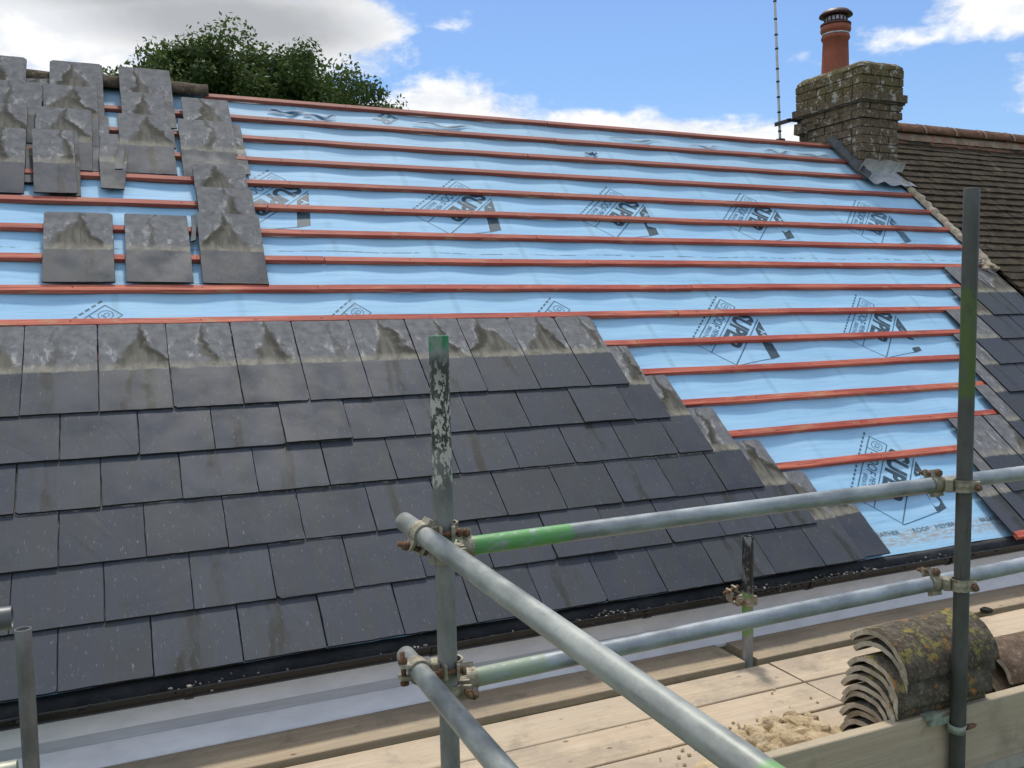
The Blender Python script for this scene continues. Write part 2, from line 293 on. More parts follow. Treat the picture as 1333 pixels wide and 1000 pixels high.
M['ridge_grey'] = lichen_material('grey_tile', (0.07, 0.062, 0.05), (0.125, 0.112, 0.09), (0.32, 0.30, 0.24), (0.10, 0.09, 0.04), 13, th=0.66)
M['ridge_brown'] = lichen_material('brown_tile', (0.11, 0.075, 0.05), (0.18, 0.13, 0.09), (0.26, 0.23, 0.17), None, 13, th=0.68)
M['tile_edge'] = simple('tile_pale_edge', (0.36, 0.31, 0.23), (0.60, 0.54, 0.42), 14, 0.95, 0.6, 0.006, c3=(0.32, 0.13, 0.05), c3t=(0.6, 0.68))
M['grass'] = simple('ground_grass', (0.05, 0.08, 0.025), (0.09, 0.12, 0.04), 0.4, 1.0, 0.5, 0.05)
M['bark'] = simple('bark', (0.06, 0.045, 0.03), (0.12, 0.10, 0.07), 8, 1.0, 0.8, 0.02)
def leaf_material():
    m, nt, b, tc = mat('leaves')
    rn = nt.new('ShaderNodeUVMap', uv_map='rnd'); r1, r2, _ = nt.sep(rn.outputs[0])[:3]
    col = nt.mix(r1, (0.026, 0.052, 0.012), (0.10, 0.155, 0.038))  # leaf tone holds painted light, paler towards the top of each clump
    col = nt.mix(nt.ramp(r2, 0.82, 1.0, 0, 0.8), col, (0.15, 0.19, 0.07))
    fin(nt, b, col, 0.6, spec=0.3)
    tr = nt.new('ShaderNodeBsdfTranslucent'); nt.put(tr.inputs[0], nt.mix(0.5, col, (0.10, 0.16, 0.03)))
    mx = nt.new('ShaderNodeMixShader'); mx.inputs[0].default_value = 0.28
    out = m.node_tree.nodes['Material Output']
    nt.l.new(b.outputs[0], mx.inputs[1]); nt.l.new(tr.outputs[0], mx.inputs[2]); nt.l.new(mx.outputs[0], out.inputs[0])
    return m
M['leaf'] = leaf_material()
GREEN = (0.10, 0.33, 0.085)
BLUEGAL = (0.34, 0.37, 0.37)

# ------------------------------------------------------------------ object helpers
def tag(o, label=None, cat=None, group=None, kind=None):
    if label: o['label'] = label
    if cat: o['category'] = cat
    if group: o['group'] = group
    if kind: o['kind'] = kind
    return o
def empty(name, loc, label=None, cat=None, group=None, rot=None):
    o = bpy.data.objects.new(name, None); COL.objects.link(o)
    o.empty_display_size = 0.1; o.location = loc
    if rot: o.rotation_euler = rot
    return tag(o, label, cat, group)
def link(name, me, m, parent=None, mw=None, smooth=False):
    """link mesh; mw = world matrix of its local frame"""
    o = bpy.data.objects.new(name, me); COL.objects.link(o)
    for q in (m if isinstance(m, (list, tuple)) else [m]): me.materials.append(q)
    if smooth:
        for p in me.polygons: p.use_smooth = True
    mw = mw or Matrix.Identity(4)
    if parent is not None:
        o.parent = parent
        o.matrix_parent_inverse = Matrix.Identity(4)
        pm = PW[parent.name]
        o.matrix_basis = pm.inverted() @ mw
    else: o.matrix_basis = mw
    PW[o.name] = mw.copy()
    return o
PW = {}
def root(name, loc, label, cat, group=None, mw=None):
    o = empty(name, (0,0,0), label, cat, group)
    mw = mw or Matrix.Translation(loc)
    o.matrix_basis = mw; PW[o.name] = mw.copy()
    return o
def bm_mesh(bm, name='m'):
    me = bpy.data.meshes.new(name); bm.to_mesh(me); bm.free(); return me
def box(bm, a, b, mi=0, jit=0.0, bev=0.0):
    """axis box from corner a to corner b"""
    x0,y0,z0 = a; x1,y1,z1 = b
    j = lambda: ru(-jit, jit) if jit else 0
    vs = [bm.verts.new((x+j(), y+j(), z+j())) for z in (z0,z1) for y in (y0,y1) for x in (x0,x1)]
    fs = []
    for q in ((0,2,3,1),(4,5,7,6),(0,1,5,4),(2,6,7,3),(0,4,6,2),(1,3,7,5)):
        f = bm.faces.new([vs[i] for i in q]); f.material_index = mi; fs.append(f)
    if bev:
        es = list({e for f in fs for e in f.edges})
        bmesh.ops.bevel(bm, geom=es, offset=bev, segments=1, affect='EDGES')
    return vs
def lathe(bm, prof, seg=24, cx=0, cy=0):
    rings = []
    for r, z in prof:
        rings.append([bm.verts.new((cx+r*math.cos(2*math.pi*i/seg), cy+r*math.sin(2*math.pi*i/seg), z)) for i in range(seg)])
    for a, b in zip(rings, rings[1:]):
        for i in range(seg):
            bm.faces.new((a[i], a[(i+1)%seg], b[(i+1)%seg], b[i])).smooth = True
    return rings
def axis_matrix(p0, p1, upv=Vector((0,0,1))):
    z = (p1-p0).normalized()
    if abs(z.dot(upv)) > 0.95: upv = Vector((0,1,0))
    x = upv.cross(z).normalized(); y = z.cross(x)
    m = Matrix((x, y, z)).transposed().to_4x4(); m.translation = p0
    return m
R_T = 0.02415
def tube_mesh(L, r=R_T, wall=0.004, seg=28, dent=0.0):
    bm = bmesh.new()
    n = max(2, int(L/0.12)); prof = [(r-wall, 0.002), (r-wall, 0.0), (r-0.0008, 0.0), (r, 0.001)]
    prof = [(r-wall, 0.10), (r-wall, 0.0015), (r-wall+0.001, 0.0), (r-0.001, 0.0), (r, 0.0015)]
    prof += [(r, L*i/n) for i in range(1, n)]
    prof += [(r, L-0.0015), (r-0.001, L), (r-wall+0.001, L), (r-wall, L-0.0015), (r-wall, L-0.10)]
    rings = lathe(bm, prof, seg)
    for rg in (rings[0], rings[-1]): bm.faces.new(rg if rg is rings[-1] else rg[::-1])
    if dent:
        for v in bm.verts:
            v.co.x += dent*math.sin(v.co.z*1.7+1); v.co.y += dent*0.6*math.sin(v.co.z*2.3)
    return bm_mesh(bm)
# ------------------------------------------------------------------ slates
def slate_geo(bm, uvl, rl, w, L, t, fr, r=None, notch=0.0, poly=None, chip=0.07):
    """one riven slate; local x across (0..w), y from tail (0) to head (L), z thickness; fr maps local -> target (gauges)"""
    r1, r2 = r or (rnd(), rnd())
    if poly is None:
        pts = []
        nx, ny = 9, 14; e = 0.005
        def side(a, b, n):
            for i in range(n):
                f = i/n; pts.append((a[0]+(b[0]-a[0])*f + ru(-e, e), a[1]+(b[1]-a[1])*f + ru(-e, e)))
        c = 0.03+0.05*rnd()*(rnd() < 0.3)
        k1 = ru(0.02, 0.06) if rnd() < chip else 0.003; k2 = ru(0.02, 0.06) if rnd() < chip else 0.004
        side((0, k1*ru(0.6, 1.6)), (k1, 0), 3); side((k1, 0), (w-k2, 0), nx); side((w-k2, 0), (w, k2*ru(0.6, 1.6)), 3); side((w, 0.03), (w, L-c), ny); side((w, L-c), (w-c, L), 1)
        side((w-c, L), (c, L), nx); side((c, L), (0, L-c), 1); side((0, L-c), (0, 0.18), ny)
    else: pts = poly
    top, bot = [], []
    cx = sum(p[0] for p in pts)/len(pts); cy = sum(p[1] for p in pts)/len(pts)
    bow = ru(-0.006, 0.01)
    for px, py in pts:
        zb = bow*((py/L-0.5)**2*4)
        top.append(bm.verts.new(fr(px+(cx-px)*0.008, py+(cy-py)*0.006, t+zb+ru(-0.0015, 0.0015))))
        bot.append(bm.verts.new(fr(px, py, zb)))
    n = len(pts)
    def setuv(f, cs):
        for lp, q in zip(f.loops, cs):
            lp[uvl].uv = q; lp[rl].uv = (r1, r2)
    f = bm.faces.new(top); setuv(f, pts)
    f = bm.faces.new(bot[::-1]); setuv(f, pts[::-1])
    for i in range(n):
        j = (i+1) % n
        f = bm.faces.new((bot[i], bot[j], top[j], top[i])); f.material_index = 1; setuv(f, [pts[i], pts[j], pts[j], pts[i]])
def new_slate_bm():
    bm = bmesh.new(); return bm, bm.loops.layers.uv.new('slate'), bm.loops.layers.uv.new('rnd')
SL, SW, ST = 2.34, 1.2, 0.032
def laid_frame(u0, v0, h0, h1, L=SL, rot=0.0):
    """tail-left corner at (u0, v0), bottom height h0 at tail and h1 at head; result in roof-axis metres"""
    c, s_ = math.cos(rot), math.sin(rot)
    def fr(x, y, z):
        xx = x*c - y*s_; yy = x*s_ + y*c
        return ((u0+xx)*G, (v0+yy)*G, (h0+(h1-h0)*yy/L+z)*G)
    return fr
JOINT0 = -0.372                                   # a joint of the top course
TAILS = [-2.46, -3.49, -4.50, -5.55, -6.57, -7.53]
RIGHT = [10.18, 10.72, 11.29, 11.98, 12.66, 13.25]
def field_left():
    random.seed(21)
    bm, ul, rl = new_slate_bm()
    for k, vt in enumerate(TAILS):
        off = JOINT0 + (0.6 if k % 2 else 0)
        i = -4
        while True:
            ju = off+1.2*i
            i += 1
            if ju > RIGHT[k]-0.35: break
            w = min(1.2, RIGHT[k]-ju)
            if RIGHT[k]-(ju+w) < 0.35: w = RIGHT[k]-ju
            dv = ru(-0.008, 0.008); slip = -0.03 if (k, i) in ((4, 3), (1, 9)) else 0
            lift = ru(0, 0.010)+(0.03 if rnd() < 0.05 else 0)
            slate_geo(bm, ul, rl, w-ru(0.006, 0.016), SL, ST, laid_frame(ju, vt+dv+slip, 0.172+lift, 0.085, rot=ru(-0.004, 0.004)))
    # short eaves course under the last full one
    ju = JOINT0-3.6
    while ju < 13.99-0.4:
        w = 1.2 if 13.99-(ju+1.2) > 0.4 else 13.99-ju
        slate_geo(bm, ul, rl, w-0.02, 1.28, ST, laid_frame(ju, -7.46+ru(-0.01, 0.01), 0.125, 0.085, 1.28))
        ju += w
    return bm_mesh(bm)
RT = [(1.88, 23.5), (0.88, 22.9), (-0.12, 21.87), (-1.12, 21.25), (-2.12, 20.8), (-3.12, 20.3), (-4.12, 18.48), (-5.12, 18.1), (-6.12, 17.5)]
def field_right():
    random.seed(5)
    bm, ul, rl = new_slate_bm()
    for k, (vh, ul0) in enumerate(RT):
        L = SL if vh > -5 else (vh+7.5)
        u = ul0
        first = True
        while u < 25.5:
            w = 1.2 if not first or k % 2 == 0 else 1.2
            w = min(w, 25.6-u)
            slate_geo(bm, ul, rl, w-ru(0.012, 0.03), L, ST, laid_frame(u, vh-L+ru(-0.015, 0.015), 0.172 if L > 2 else 0.14, 0.085, L, rot=ru(-0.006, 0.006)))
            u += w; first = False
    return bm_mesh(bm)

# ------------------------------------------------------------------ the house being re-roofed
HOUSE = root('house', V(0, -5.2, -(Z0/G)), 'house with its roof stripped to blue membrane and red battens, slates left lower down', 'house')
XL, XR = -9.0, 25.75
VR = 9.2                                         # ridge
RY, RZ = VR*CA, VR*SA
def house_walls(x0, x1, zt, name_parent, y0=-5.1):
    bm = bmesh.new()
    gz = -Z0/G
    yb = 2*RY - y0
    box(bm, (x0*G, y0*G, 0), (x1*G, yb*G, (zt)*G+Z0))
    # gables
    for x in (x0, x1):
        f = [bm.verts.new((x*G, y0*G, zt*G+Z0)), bm.verts.new((x*G, yb*G, zt*G+Z0)), bm.verts.new((x*G, RY*G, (RZ-0.25)*G+Z0))]
        bm.faces.new(f)
    return bm_mesh(bm)
link('wall', house_walls(XL, XR-0.05, -5.2, HOUSE), M['render'], HOUSE)
def mem_h(x, y):
    """membrane height (m) above its plane, x, y metres in roof axes"""
    sag = -0.007*(0.5-0.5*math.cos(2*math.pi*x/0.6))
    n = noise.noise(Vector((x*1.1, y*7.5, 3.1)))*0.0022 + noise.noise(Vector((x*3.3, y*11, 9.1)))*0.0016
    return sag + n
def membrane():
    bm = bmesh.new(); nx, ny = 300, 150
    xs = [(XL+(XR-0.1-XL)*i/nx)*G for i in range(nx+1)]; ys = [(-7.42+(VR+7.42)*j/ny)*G for j in range(ny+1)]
    g = [[bm.verts.new((x, y, mem_h(x, y)-0.004)) for y in ys] for x in xs]
    for i in range(nx):
        for j in range(ny):
            bm.faces.new((g[i][j], g[i+1][j], g[i+1][j+1], g[i][j+1])).smooth = True
    # fold over the ridge
    for i in range(nx):
        a, b_ = g[i][ny], g[i+1][ny]
        c = bm.verts.new((xs[i+1], ys[-1]+0.05, -0.055)); d = bm.verts.new((xs[i], ys[-1]+0.05, -0.055))
        bm.faces.new((a, b_, c, d))
    return bm_mesh(bm)
MEM = link('roof_membrane', membrane(), M['membrane'], HOUSE, ROOF)
# rear slope
bm = bmesh.new()
p = [V(XL, RY, RZ-0.06), V(XR, RY, RZ-0.06), V(XR, 2*RY+5.6, -5.05), V(XL, 2*RY+5.6, -5.05)]
bm.faces.new([bm.verts.new(q) for q in p])
link('rear_slope', bm_mesh(bm), M['slate'], HOUSE)

# printed marks on the membrane -------------------------------------------------
def text_mesh(txt, size, bold=0.0, align='LEFT'):
    cu = bpy.data.curves.new('t', 'FONT'); cu.body = txt; cu.size = size; cu.offset = bold; cu.align_x = align; cu.resolution_u = 3
    o = bpy.data.objects.new('t', cu); COL.objects.link(o)
    dg = bpy.context.evaluated_depsgraph_get()
    me = bpy.data.meshes.new_from_object(o.evaluated_get(dg))
    COL.objects.unlink(o); bpy.data.objects.remove(o); bpy.data.curves.remove(cu)
    return me
TXT = {}
def get_text(txt, size, bold=0.0):
    k = (txt, size, bold)
    if k not in TXT:
        me = text_mesh(txt, size, bold)
        bm = bmesh.new(); bm.from_mesh(me)
        bmesh.ops.triangulate(bm, faces=bm.faces[:])
        TXT[k] = [[tuple(v.co[:2]) for v in f.verts] for f in bm.faces]; bm.free()
    return TXT[k]
def print_mark(u0, v0, full=True, fade=False):
    """logo block: local a = reading direction, b = towards the tops of the letters, in gauges"""
    e1 = Vector((-0.707, -0.707)); e2 = Vector((0.707, -0.707))
    ink, pale, rev = bmesh.new(), bmesh.new(), bmesh.new()
    def P(bm, a, b, h=0.0011):
        q = Vector((u0, v0)) + e1*a + e2*b
        return bm.verts.new((q.x*G, q.y*G, mem_h(q.x*G, q.y*G)-0.004+h))
    def poly(bm, pts, h=0.0011):
        bm.faces.new([P(bm, a, b, h) for a, b in pts])
    def seg(bm, a, b, w=0.02, h=0.0011, dash=0.0):
        a, b = Vector(a), Vector(b); n = max(1, int((b-a).length/0.15)); d = (b-a)/n; pn = Vector((-d.y, d.x)).normalized()*w/2
        for i in range(n):
            p, q = a+d*i, a+d*(i+1-dash)
            poly(bm, [p-pn, q-pn, q+pn, p+pn], h)
    def word(bm, txt, size, a, b, sx=1.0, sy=1.0, bold=0.0, h=0.0012, ang=0.0):
        # reading along +a, tops towards +b
        c, s_ = math.cos(ang), math.sin(ang)
        for t in get_text(txt, size, bold):
            q = [(a+(x*sx)*c-(y*sy)*s_, b+(x*sx)*s_+(y*sy)*c) for x, y in t]
            poly(bm, q, h)
    seg(pale, (-0.05, 0.0), (2.3, 0.0), 0.045, dash=0.35)
    seg(pale, (0, 0.13), (2.3, 0.13), 0.028); seg(pale, (0, 0.56), (2.3, 0.56), 0.024)
    seg(pale, (0, 0.13), (0, 0.56), 0.024); seg(pale, (0.42, 0.13), (0.42, 0.56), 0.024); seg(pale, (2.3, 0.13), (2.3, 1.2), 0.02)
    # small round mark in the first cell, then two lines of small print
    for k in range(14):
        t0, t1 = 2*math.pi*k/14, 2*math.pi*(k+0.8)/14
        seg(pale, (0.21+0.14*math.cos(t0), 0.345+0.13*math.sin(t0)), (0.21+0.14*math.cos(t1), 0.345+0.13*math.sin(t1)), 0.018)
    word(pale, 'CE', 0.15, 0.12, 0.30)
    word(pale, 'ROOF', 0.33, 0.50, 0.24, 0.85, 1.0, 0.004)
    word(pale, 'MEMBRANE', 0.20, 1.33, 0.35, 0.72, 1.0, 0.0)
    word(pale, 'BREATHER', 0.15, 1.33, 0.19, 0.95, 1.0, 0.0)
    word(ink, 'SUPER', 0.66, 0.06, 0.66, 0.91, 1.0, 0.028)
    seg(pale, (0.0, 1.22), (2.33, 1.22), 0.03)
    # gable shaped mark
    seg(pale, (2.33, 1.24), (1.35, 1.95), 0.022)
    poly(ink, [(0.05, 1.27), (0.52, 1.27), (1.42, 1.93), (1.12, 2.10)])
    ang = math.atan2(0.70, 0.95)
    word(rev, 'ACE', 0.25, 0.42, 1.335, 1.15, 1.0, 0.01, 0.0019, ang)
    for bm in (ink, pale, rev): bmesh.ops.recalc_face_normals(bm, faces=bm.faces[:])
    a = link('printed_mark', bm_mesh(ink), M['ink_pale'] if fade else M['ink'], MEM, ROOF)
    link('printed_lines', bm_mesh(pale), M['ink_pale'], MEM, ROOF)
    link('printed_letters', bm_mesh(rev), M['ink_gap'], MEM, ROOF)
for uu, vv in ((3.55, 5.68), (8.43, 5.68), (13.21, 5.68), (18.02, 5.68), (22.75, 5.62),
               (-0.32, 0.68), (4.62, 0.66), (9.47, 0.67), (14.31, 0.68), (19.15, 0.70), (15.79, -4.24), (7.6, 10.35)):
    if vv > 9:   # only the lower corner lies below the ridge
        bmx = bmesh.new()
        for t in get_text('ER', 0.66, 0.018):
            e1 = Vector((-0.707, -0.707)); e2 = Vector((0.707, -0.707))
            q = [Vector((7.35, 9.05))+e1*x*0.93+e2*y for x, y in t]
            bmx.faces.new([bmx.verts.new((c.x*G, c.y*G, mem_h(c.x*G, c.y*G)-0.0028)) for c in q])
        bmesh.ops.recalc_face_normals(bmx, faces=bmx.faces[:])
        link('printed_mark', bm_mesh(bmx), M['ink_pale'], MEM, ROOF)
    else: print_mark(uu, vv, fade=uu > 22)
# lines of small print along the eaves edge of the membrane
for word_, x0 in (('BREATHER', 13.9), ('ROOF', 15.15), ('MEMBRANE', 15.8), ('BREATHER', 17.15)):
    bmx = bmesh.new()
    for t in get_text(word_, 0.19, 0.0):
        q = [(x0+x*0.95, -6.98+y*0.8) for x, y in t]
        bmx.faces.new([bmx.verts.new((a*G, b*G, mem_h(a*G, b*G)-0.0026)) for a, b in q])
    bmesh.ops.recalc_face_normals(bmx, faces=bmx.faces[:])
    link('printed_word', bm_mesh(bmx), M['ink_pale'], MEM, ROOF)
# torn folds of membrane near the ridge
def flap(u, v, w, d, hgt, m):
    bm = bmesh.new(); nx = 14
    rows = []
    for j in range(4):
        row = []
        for i in range(nx+1):
            t = i/nx; e = math.sin(math.pi*t)
            x = u+w*t; y = v - d*j/3*(0.4+0.6*abs(math.sin(5*t+u))) * (0.3+0.7*e) + 0.06*math.sin(9*t)
            z = 0.02+hgt*e*math.sin(math.pi*(j+0.4)/3.6)*(0.6+0.4*math.sin(13*t+u*3))
            row.append(bm.verts.new((x*G, y*G, z*G)))
        rows.append(row)
    for a, b in zip(rows, rows[1:]):
        for i in range(nx): bm.faces.new((a[i], a[i+1], b[i+1], b[i])).smooth = True
    link('membrane_flap', bm_mesh(bm), m, MEM, ROOF)
M['membrane_dark'] = simple('membrane_fold_shadow', (0.035, 0.10, 0.20), (0.10, 0.24, 0.40), 12, 0.6, 0.4, 0.01)  # shadow of the folds put into the flap colour
M['membrane_pale'] = simple('membrane_pale', (0.30, 0.42, 0.50), (0.40, 0.52, 0.60), 12, 0.6, 0.4, 0.01)
flap(3.95, 8.62, 1.0, 0.22, 0.08, M['membrane_dark']); flap(4.9, 8.5, 0.9, 0.22, 0.08, M['membrane_dark'])
flap(13.2, 7.45, 0.45, 0.22, 0.12, M['membrane_dark']); flap(14.5, 8.5, 2.0, 0.14, 0.05, M['membrane_pale']); flap(17.5, 8.4, 1.2, 0.16, 0.06, M['membrane_pale'])
flap(20.6, 8.42, 1.2, 0.18, 0.08, M['membrane_pale']); flap(22.0, 8.35, 1.5, 0.2, 0.10, M['membrane_pale']); flap(8.0, 8.5, 2.0, 0.14, 0.06, M['membrane_pale'])

# battens -----------------------------------------------------------------------
def batten(u0, u1, v, seed=0, w=0.168, t=0.092, h0=0.0):
    bm = bmesh.new(); n = max(2, int((u1-u0)/0.5)); prev = None
    for i in range(n+1):
        u = u0+(u1-u0)*i/n
        dv = 0.028*noise.noise(Vector((u*0.16, v*3.7+seed, 1))) + 0.008*noise.noise(Vector((u*0.9, v, 4)))
        dh = h0+0.010*noise.noise(Vector((u*0.22, v*2+seed, 7)))
        c = 0.008
        ring = [bm.verts.new((u*G, (v+dv+a)*G, (dh+b)*G)) for a, b in ((-w/2, 0), (-w/2, t-c), (-w/2+c, t), (w/2-c, t), (w/2, t-c), (w/2, 0))]
        if prev:
            for k in range(6): bm.faces.new((prev[k], prev[(k+1)%6], ring[(k+1)%6], ring[k]))
        else: bm.faces.new(ring)
        prev = ring
    bm.faces.new(prev[::-1])
    bmesh.ops.recalc_face_normals(bm, faces=bm.faces[:])
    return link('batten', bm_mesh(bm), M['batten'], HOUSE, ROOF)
ends = {9: (2.35, 24.05), 8: (-5, 24.0), 7: (-5, 24.0), 6: (-5, 25.75), 5: (-5, 25.85), 4: (-5, 25.9), 3: (-5, 25.7), 2: (-5, 25.6), 1: (-5, 25.6), 0: (-5, 25.6)}
for k in range(1, 17):
    v = 10-k
    u0, u1 = ends.get(v, (-5, 25.6))
    cut = ru(u0+7, u1-5) if k < 11 else ru(-3, 8)
    if v == 8: cut = 12.4
    batten(u0, cut-0.01, v, k); batten(cut+0.01, u1, v+ru(-0.012, 0.012), k)
batten(17.55, 21.0, -7.52, 3, h0=0.10)

for k in range(1, 17):
    v = 10-k
    u0, u1 = ends.get(v, (-5, 25.6)); bm = bmesh.new(); u = -3.2+ru(-0.05, 0.05)
    while u < u1-0.2:
        if u > u0+0.2:
            q = bmesh.ops.create_icosphere(bm, subdivisions=1, radius=0.0042)
            dv = 0.028*noise.noise(Vector((u*0.16, v*3.7+k, 1)))
            for x in q['verts']: x.co = Vector((x.co.x, x.co.y, x.co.z*0.5)) + Vector((u*G, (v+dv+ru(-0.03, 0.03))*G, (0.093+0.010*noise.noise(Vector((u*0.22, v*2+k, 7))))*G))
        u += 2.362+ru(-0.05, 0.05)
    tag(link('batten_nails', bm_mesh(bm), M['rust'], HOUSE, ROOF), kind='stuff')

# slates still laid ---------------------------------------------------------------
link('slate_covering', field_left(), [M['slate'], M['slate_edge_shadow']], HOUSE, ROOF)
link('slate_covering', field_right(), [M['slate'], M['slate_edge_shadow']], HOUSE, ROOF)
# dark felt strip carried into the gutter
bm = bmesh.new(); nx = 160; rows = []
for j, (v, h) in enumerate(((-6.9, -0.10), (-7.36, -0.09), (-7.45, -0.02), (-7.52, 0.0), (-7.64, -0.09))):
    rows.append([bm.verts.new(W(XL+(XR-XL)*i/nx, v+0.02*noise.noise(Vector((i*0.3, j, 0))), h+0.012*noise.noise(Vector((i*0.7, j*3, 5))))) for i in range(nx+1)])
for a, b in zip(rows, rows[1:]):
    for i in range(nx): bm.faces.new((a[i], a[i+1], b[i+1], b[i])).smooth = True
link('eaves_felt', bm_mesh(bm), M['felt'], HOUSE)
# gutter
GY, GZ, GR = -5.73, -5.06, 0.185
bm = bmesh.new(); prof = []
for i in range(13):
    a = math.pi*(1+i/12); prof.append((GY+GR*math.cos(a), GZ+GR*0.95*math.sin(a)))
prof = [(GY-GR-0.025, GZ+0.015), (GY-GR-0.02, GZ+0.035), (GY-GR, GZ+0.035)] + prof[0:] + [(GY+GR, GZ+0.035)]
inner = [(GY+(y-GY)*0.93, GZ+(z-GZ)*0.93+0.003) for y, z in prof[3:-1]]
full = prof + inner[::-1]
a_ = [bm.verts.new(V(XL, y, z)) for y, z in full]; b_ = [bm.verts.new(V(XR+8, y, z)) for y, z in full]
for i in range(len(full)):
    j = (i+1) % len(full); bm.faces.new((a_[i], a_[j], b_[j], b_[i])).smooth = (i > 3)
GUT = link('gutter', bm_mesh(bm), M['gutter'], HOUSE)
for x in (-3, 0.6, 4.2, 8.1, 11.7, 15.4, 19):
    bm = bmesh.new(); pts = [(GY+GR*1.1*math.cos(math.pi*(1+i/10)), GZ+GR*1.05*math.sin(math.pi*(1+i/10))) for i in range(11)]
    for y, z in pts: pass
    A = [[bm.verts.new(V(x+dx, GY+(y-GY)*s, GZ+(z-GZ)*s+0.02)) for y, z in pts] for dx, s in ((0, 1.0), (0, 1.08), (0.12, 1.08), (0.12, 1.0))]
    for q in range(4):
        for i in range(10): bm.faces.new((A[q][i], A[q][i+1], A[(q+1)%4][i+1], A[(q+1)%4][i]))
    link('gutter_bracket', bm_mesh(bm), M['gutter'], GUT)
# silt and mortar lying in the gutter
bm = bmesh.new(); nx = 400; rows = []
for j in range(5):
    y = GY-GR*0.8+GR*1.6*j/4
    rows.append([bm.verts.new(V(XL+(XR-XL)*i/nx, y, GZ-0.07+0.04*noise.noise(Vector((i*0.21, j*0.8, 0)))+0.03*noise.noise(Vector((i*0.9, j, 3))))) for i in range(nx+1)])
for a, b in zip(rows, rows[1:]):
    for i in range(nx): bm.faces.new((a[i], a[i+1], b[i+1], b[i]))
tag(link('gutter_silt', bm_mesh(bm), M['moss_black'], GUT), kind='stuff')
def lump(bm, c, r, sq=0.7, sub=1, mi=0):
    q = bmesh.ops.create_icosphere(bm, subdivisions=sub, radius=1.0)
    ph = rnd()*50; sx, sy = ru(0.7, 1.3), ru(0.7, 1.2)
    for v in q['verts']:
        n = 1+0.45*noise.noise(v.co*1.3+Vector((ph, 0, 0)))
        v.co = Vector((v.co.x*sx, v.co.y*sy, v.co.z*sq))*r*n + c
    for f in {f for v in q['verts'] for f in v.link_faces}: f.material_index = mi
bm = bmesh.new()
for i in range(170):
    cl = random.choice((1.0, 3.9, 7.2, 7.6, 10.6, 12.6, 13.1, 15.2))
    x = random.gauss(cl, 0.28)
    lump(bm, V(x, GY-GR+ru(0.0, 0.12) if rnd() < 0.75 else GY+ru(-0.1, 0.1), GZ+ru(0.0, 0.045) if rnd() < 0.75 else GZ-0.06), G*ru(0.008, 0.032))
for i in range(8): 
    x = ru(-2, 17); lump(bm, V(x, GY-GR+0.02, GZ+0.04), G*ru(0.008, 0.02))
tag(link('mortar_crumbs', bm_mesh(bm), M['debris'], GUT), kind='stuff')
bm = bmesh.new()
for i in range(170):
    x = ru(-3, 17) if rnd() < 0.5 else random.gauss(10.6, 0.7)
    lump(bm, V(x, GY-GR+ru(-0.05, 0.08), GZ+ru(-0.03, 0.04)), G*ru(0.015, 0.045))
tag(link('gutter_moss', bm_mesh(bm), M['moss_black'], GUT), kind='stuff')
# white boards under the gutter
def strip(name, prof, m, x0=XL, x1=XR+8, parent=HOUSE):
    bm = bmesh.new()
    a = [bm.verts.new(V(x0, y, z)) for y, z in prof]; b = [bm.verts.new(V(x1, y, z)) for y, z in prof]
    for i in range(len(prof)):
        j = (i+1) % len(prof); bm.faces.new((a[i], b[i], b[j], a[j]))
    bm.faces.new(a[::-1]); bm.faces.new(b)
    bmesh.ops.recalc_face_normals(bm, faces=bm.faces[:])
    return link(name, bm_mesh(bm), m, parent)
strip('fascia', [(-5.0, -4.98), (-5.24, -4.98), (-5.46, -5.62), (-5.15, -5.66)], M['upvc'])
strip('fascia_joint', [(-5.15, -5.64), (-5.42, -5.62), (-5.50, -5.76), (-5.15, -5.78)], M['upvc_grey'])
strip('fascia_trim', [(-5.15, -5.76), (-5.52, -5.75), (-5.74, -5.99), (-5.74, -6.04), (-5.15, -6.10)], M['upvc'])

# ridge tiles left at the far left --------------------------------------------------
def half_round(L, r, t, seg=14, arc=math.pi*0.8, jit=0.0):
    """half-round tile: axis along +x, crown up, origin below crown centre"""
    bm = bmesh.new(); rings = []
    n = 8
    for i in range(n+1):
        x = L*i/n
        o = []; inn = []
        for k in range(seg+1):
            a = math.pi/2 - arc/2 + arc*k/seg
            rr = r+jit*noise.noise(Vector((x*9, k*0.22, r*50)))
            o.append((x+(jit*noise.noise(Vector((k*0.37, r*90, 5)))*2.4 if i in (0, n) else 0), -math.cos(a)*rr, math.sin(a)*rr)); inn.append((x+(jit*noise.noise(Vector((k*0.37, r*90, 5)))*2.4 if i in (0, n) else 0), -math.cos(a)*(rr-t), math.sin(a)*(rr-t)))
        rings.append([bm.verts.new(q) for q in o+inn[::-1]])
    m = 2*(seg+1)
    for a, b in zip(rings, rings[1:]):
        for k in range(m):
            f = bm.faces.new((a[k], a[(k+1)%m], b[(k+1)%m], b[k])); f.smooth = k not in (seg, m-1)
    for rg, fl in ((rings[0], 1), (rings[-1], 0)):
        for k in range(seg):
            q = (rg[k], rg[k+1], rg[m-2-k], rg[m-1-k]); f = bm.faces.new(q); f.material_index = 1
    bmesh.ops.recalc_face_normals(bm, faces=bm.faces[:])
    return bm_mesh(bm)
for i in range(6):
    x = 2.5-1.78*(i+1)
    link('ridge_tile', half_round(1.74*G, 0.44*G, 0.06*G, jit=0.006, arc=math.pi*0.9), [M['old_ridge'], M['mortar_dark']], HOUSE,
         Matrix.Translation(V(x, RY+0.05, RZ-0.17+ru(-0.02, 0.02))) @ Matrix.Rotation(ru(-0.02, 0.02), 4, 'Z'))

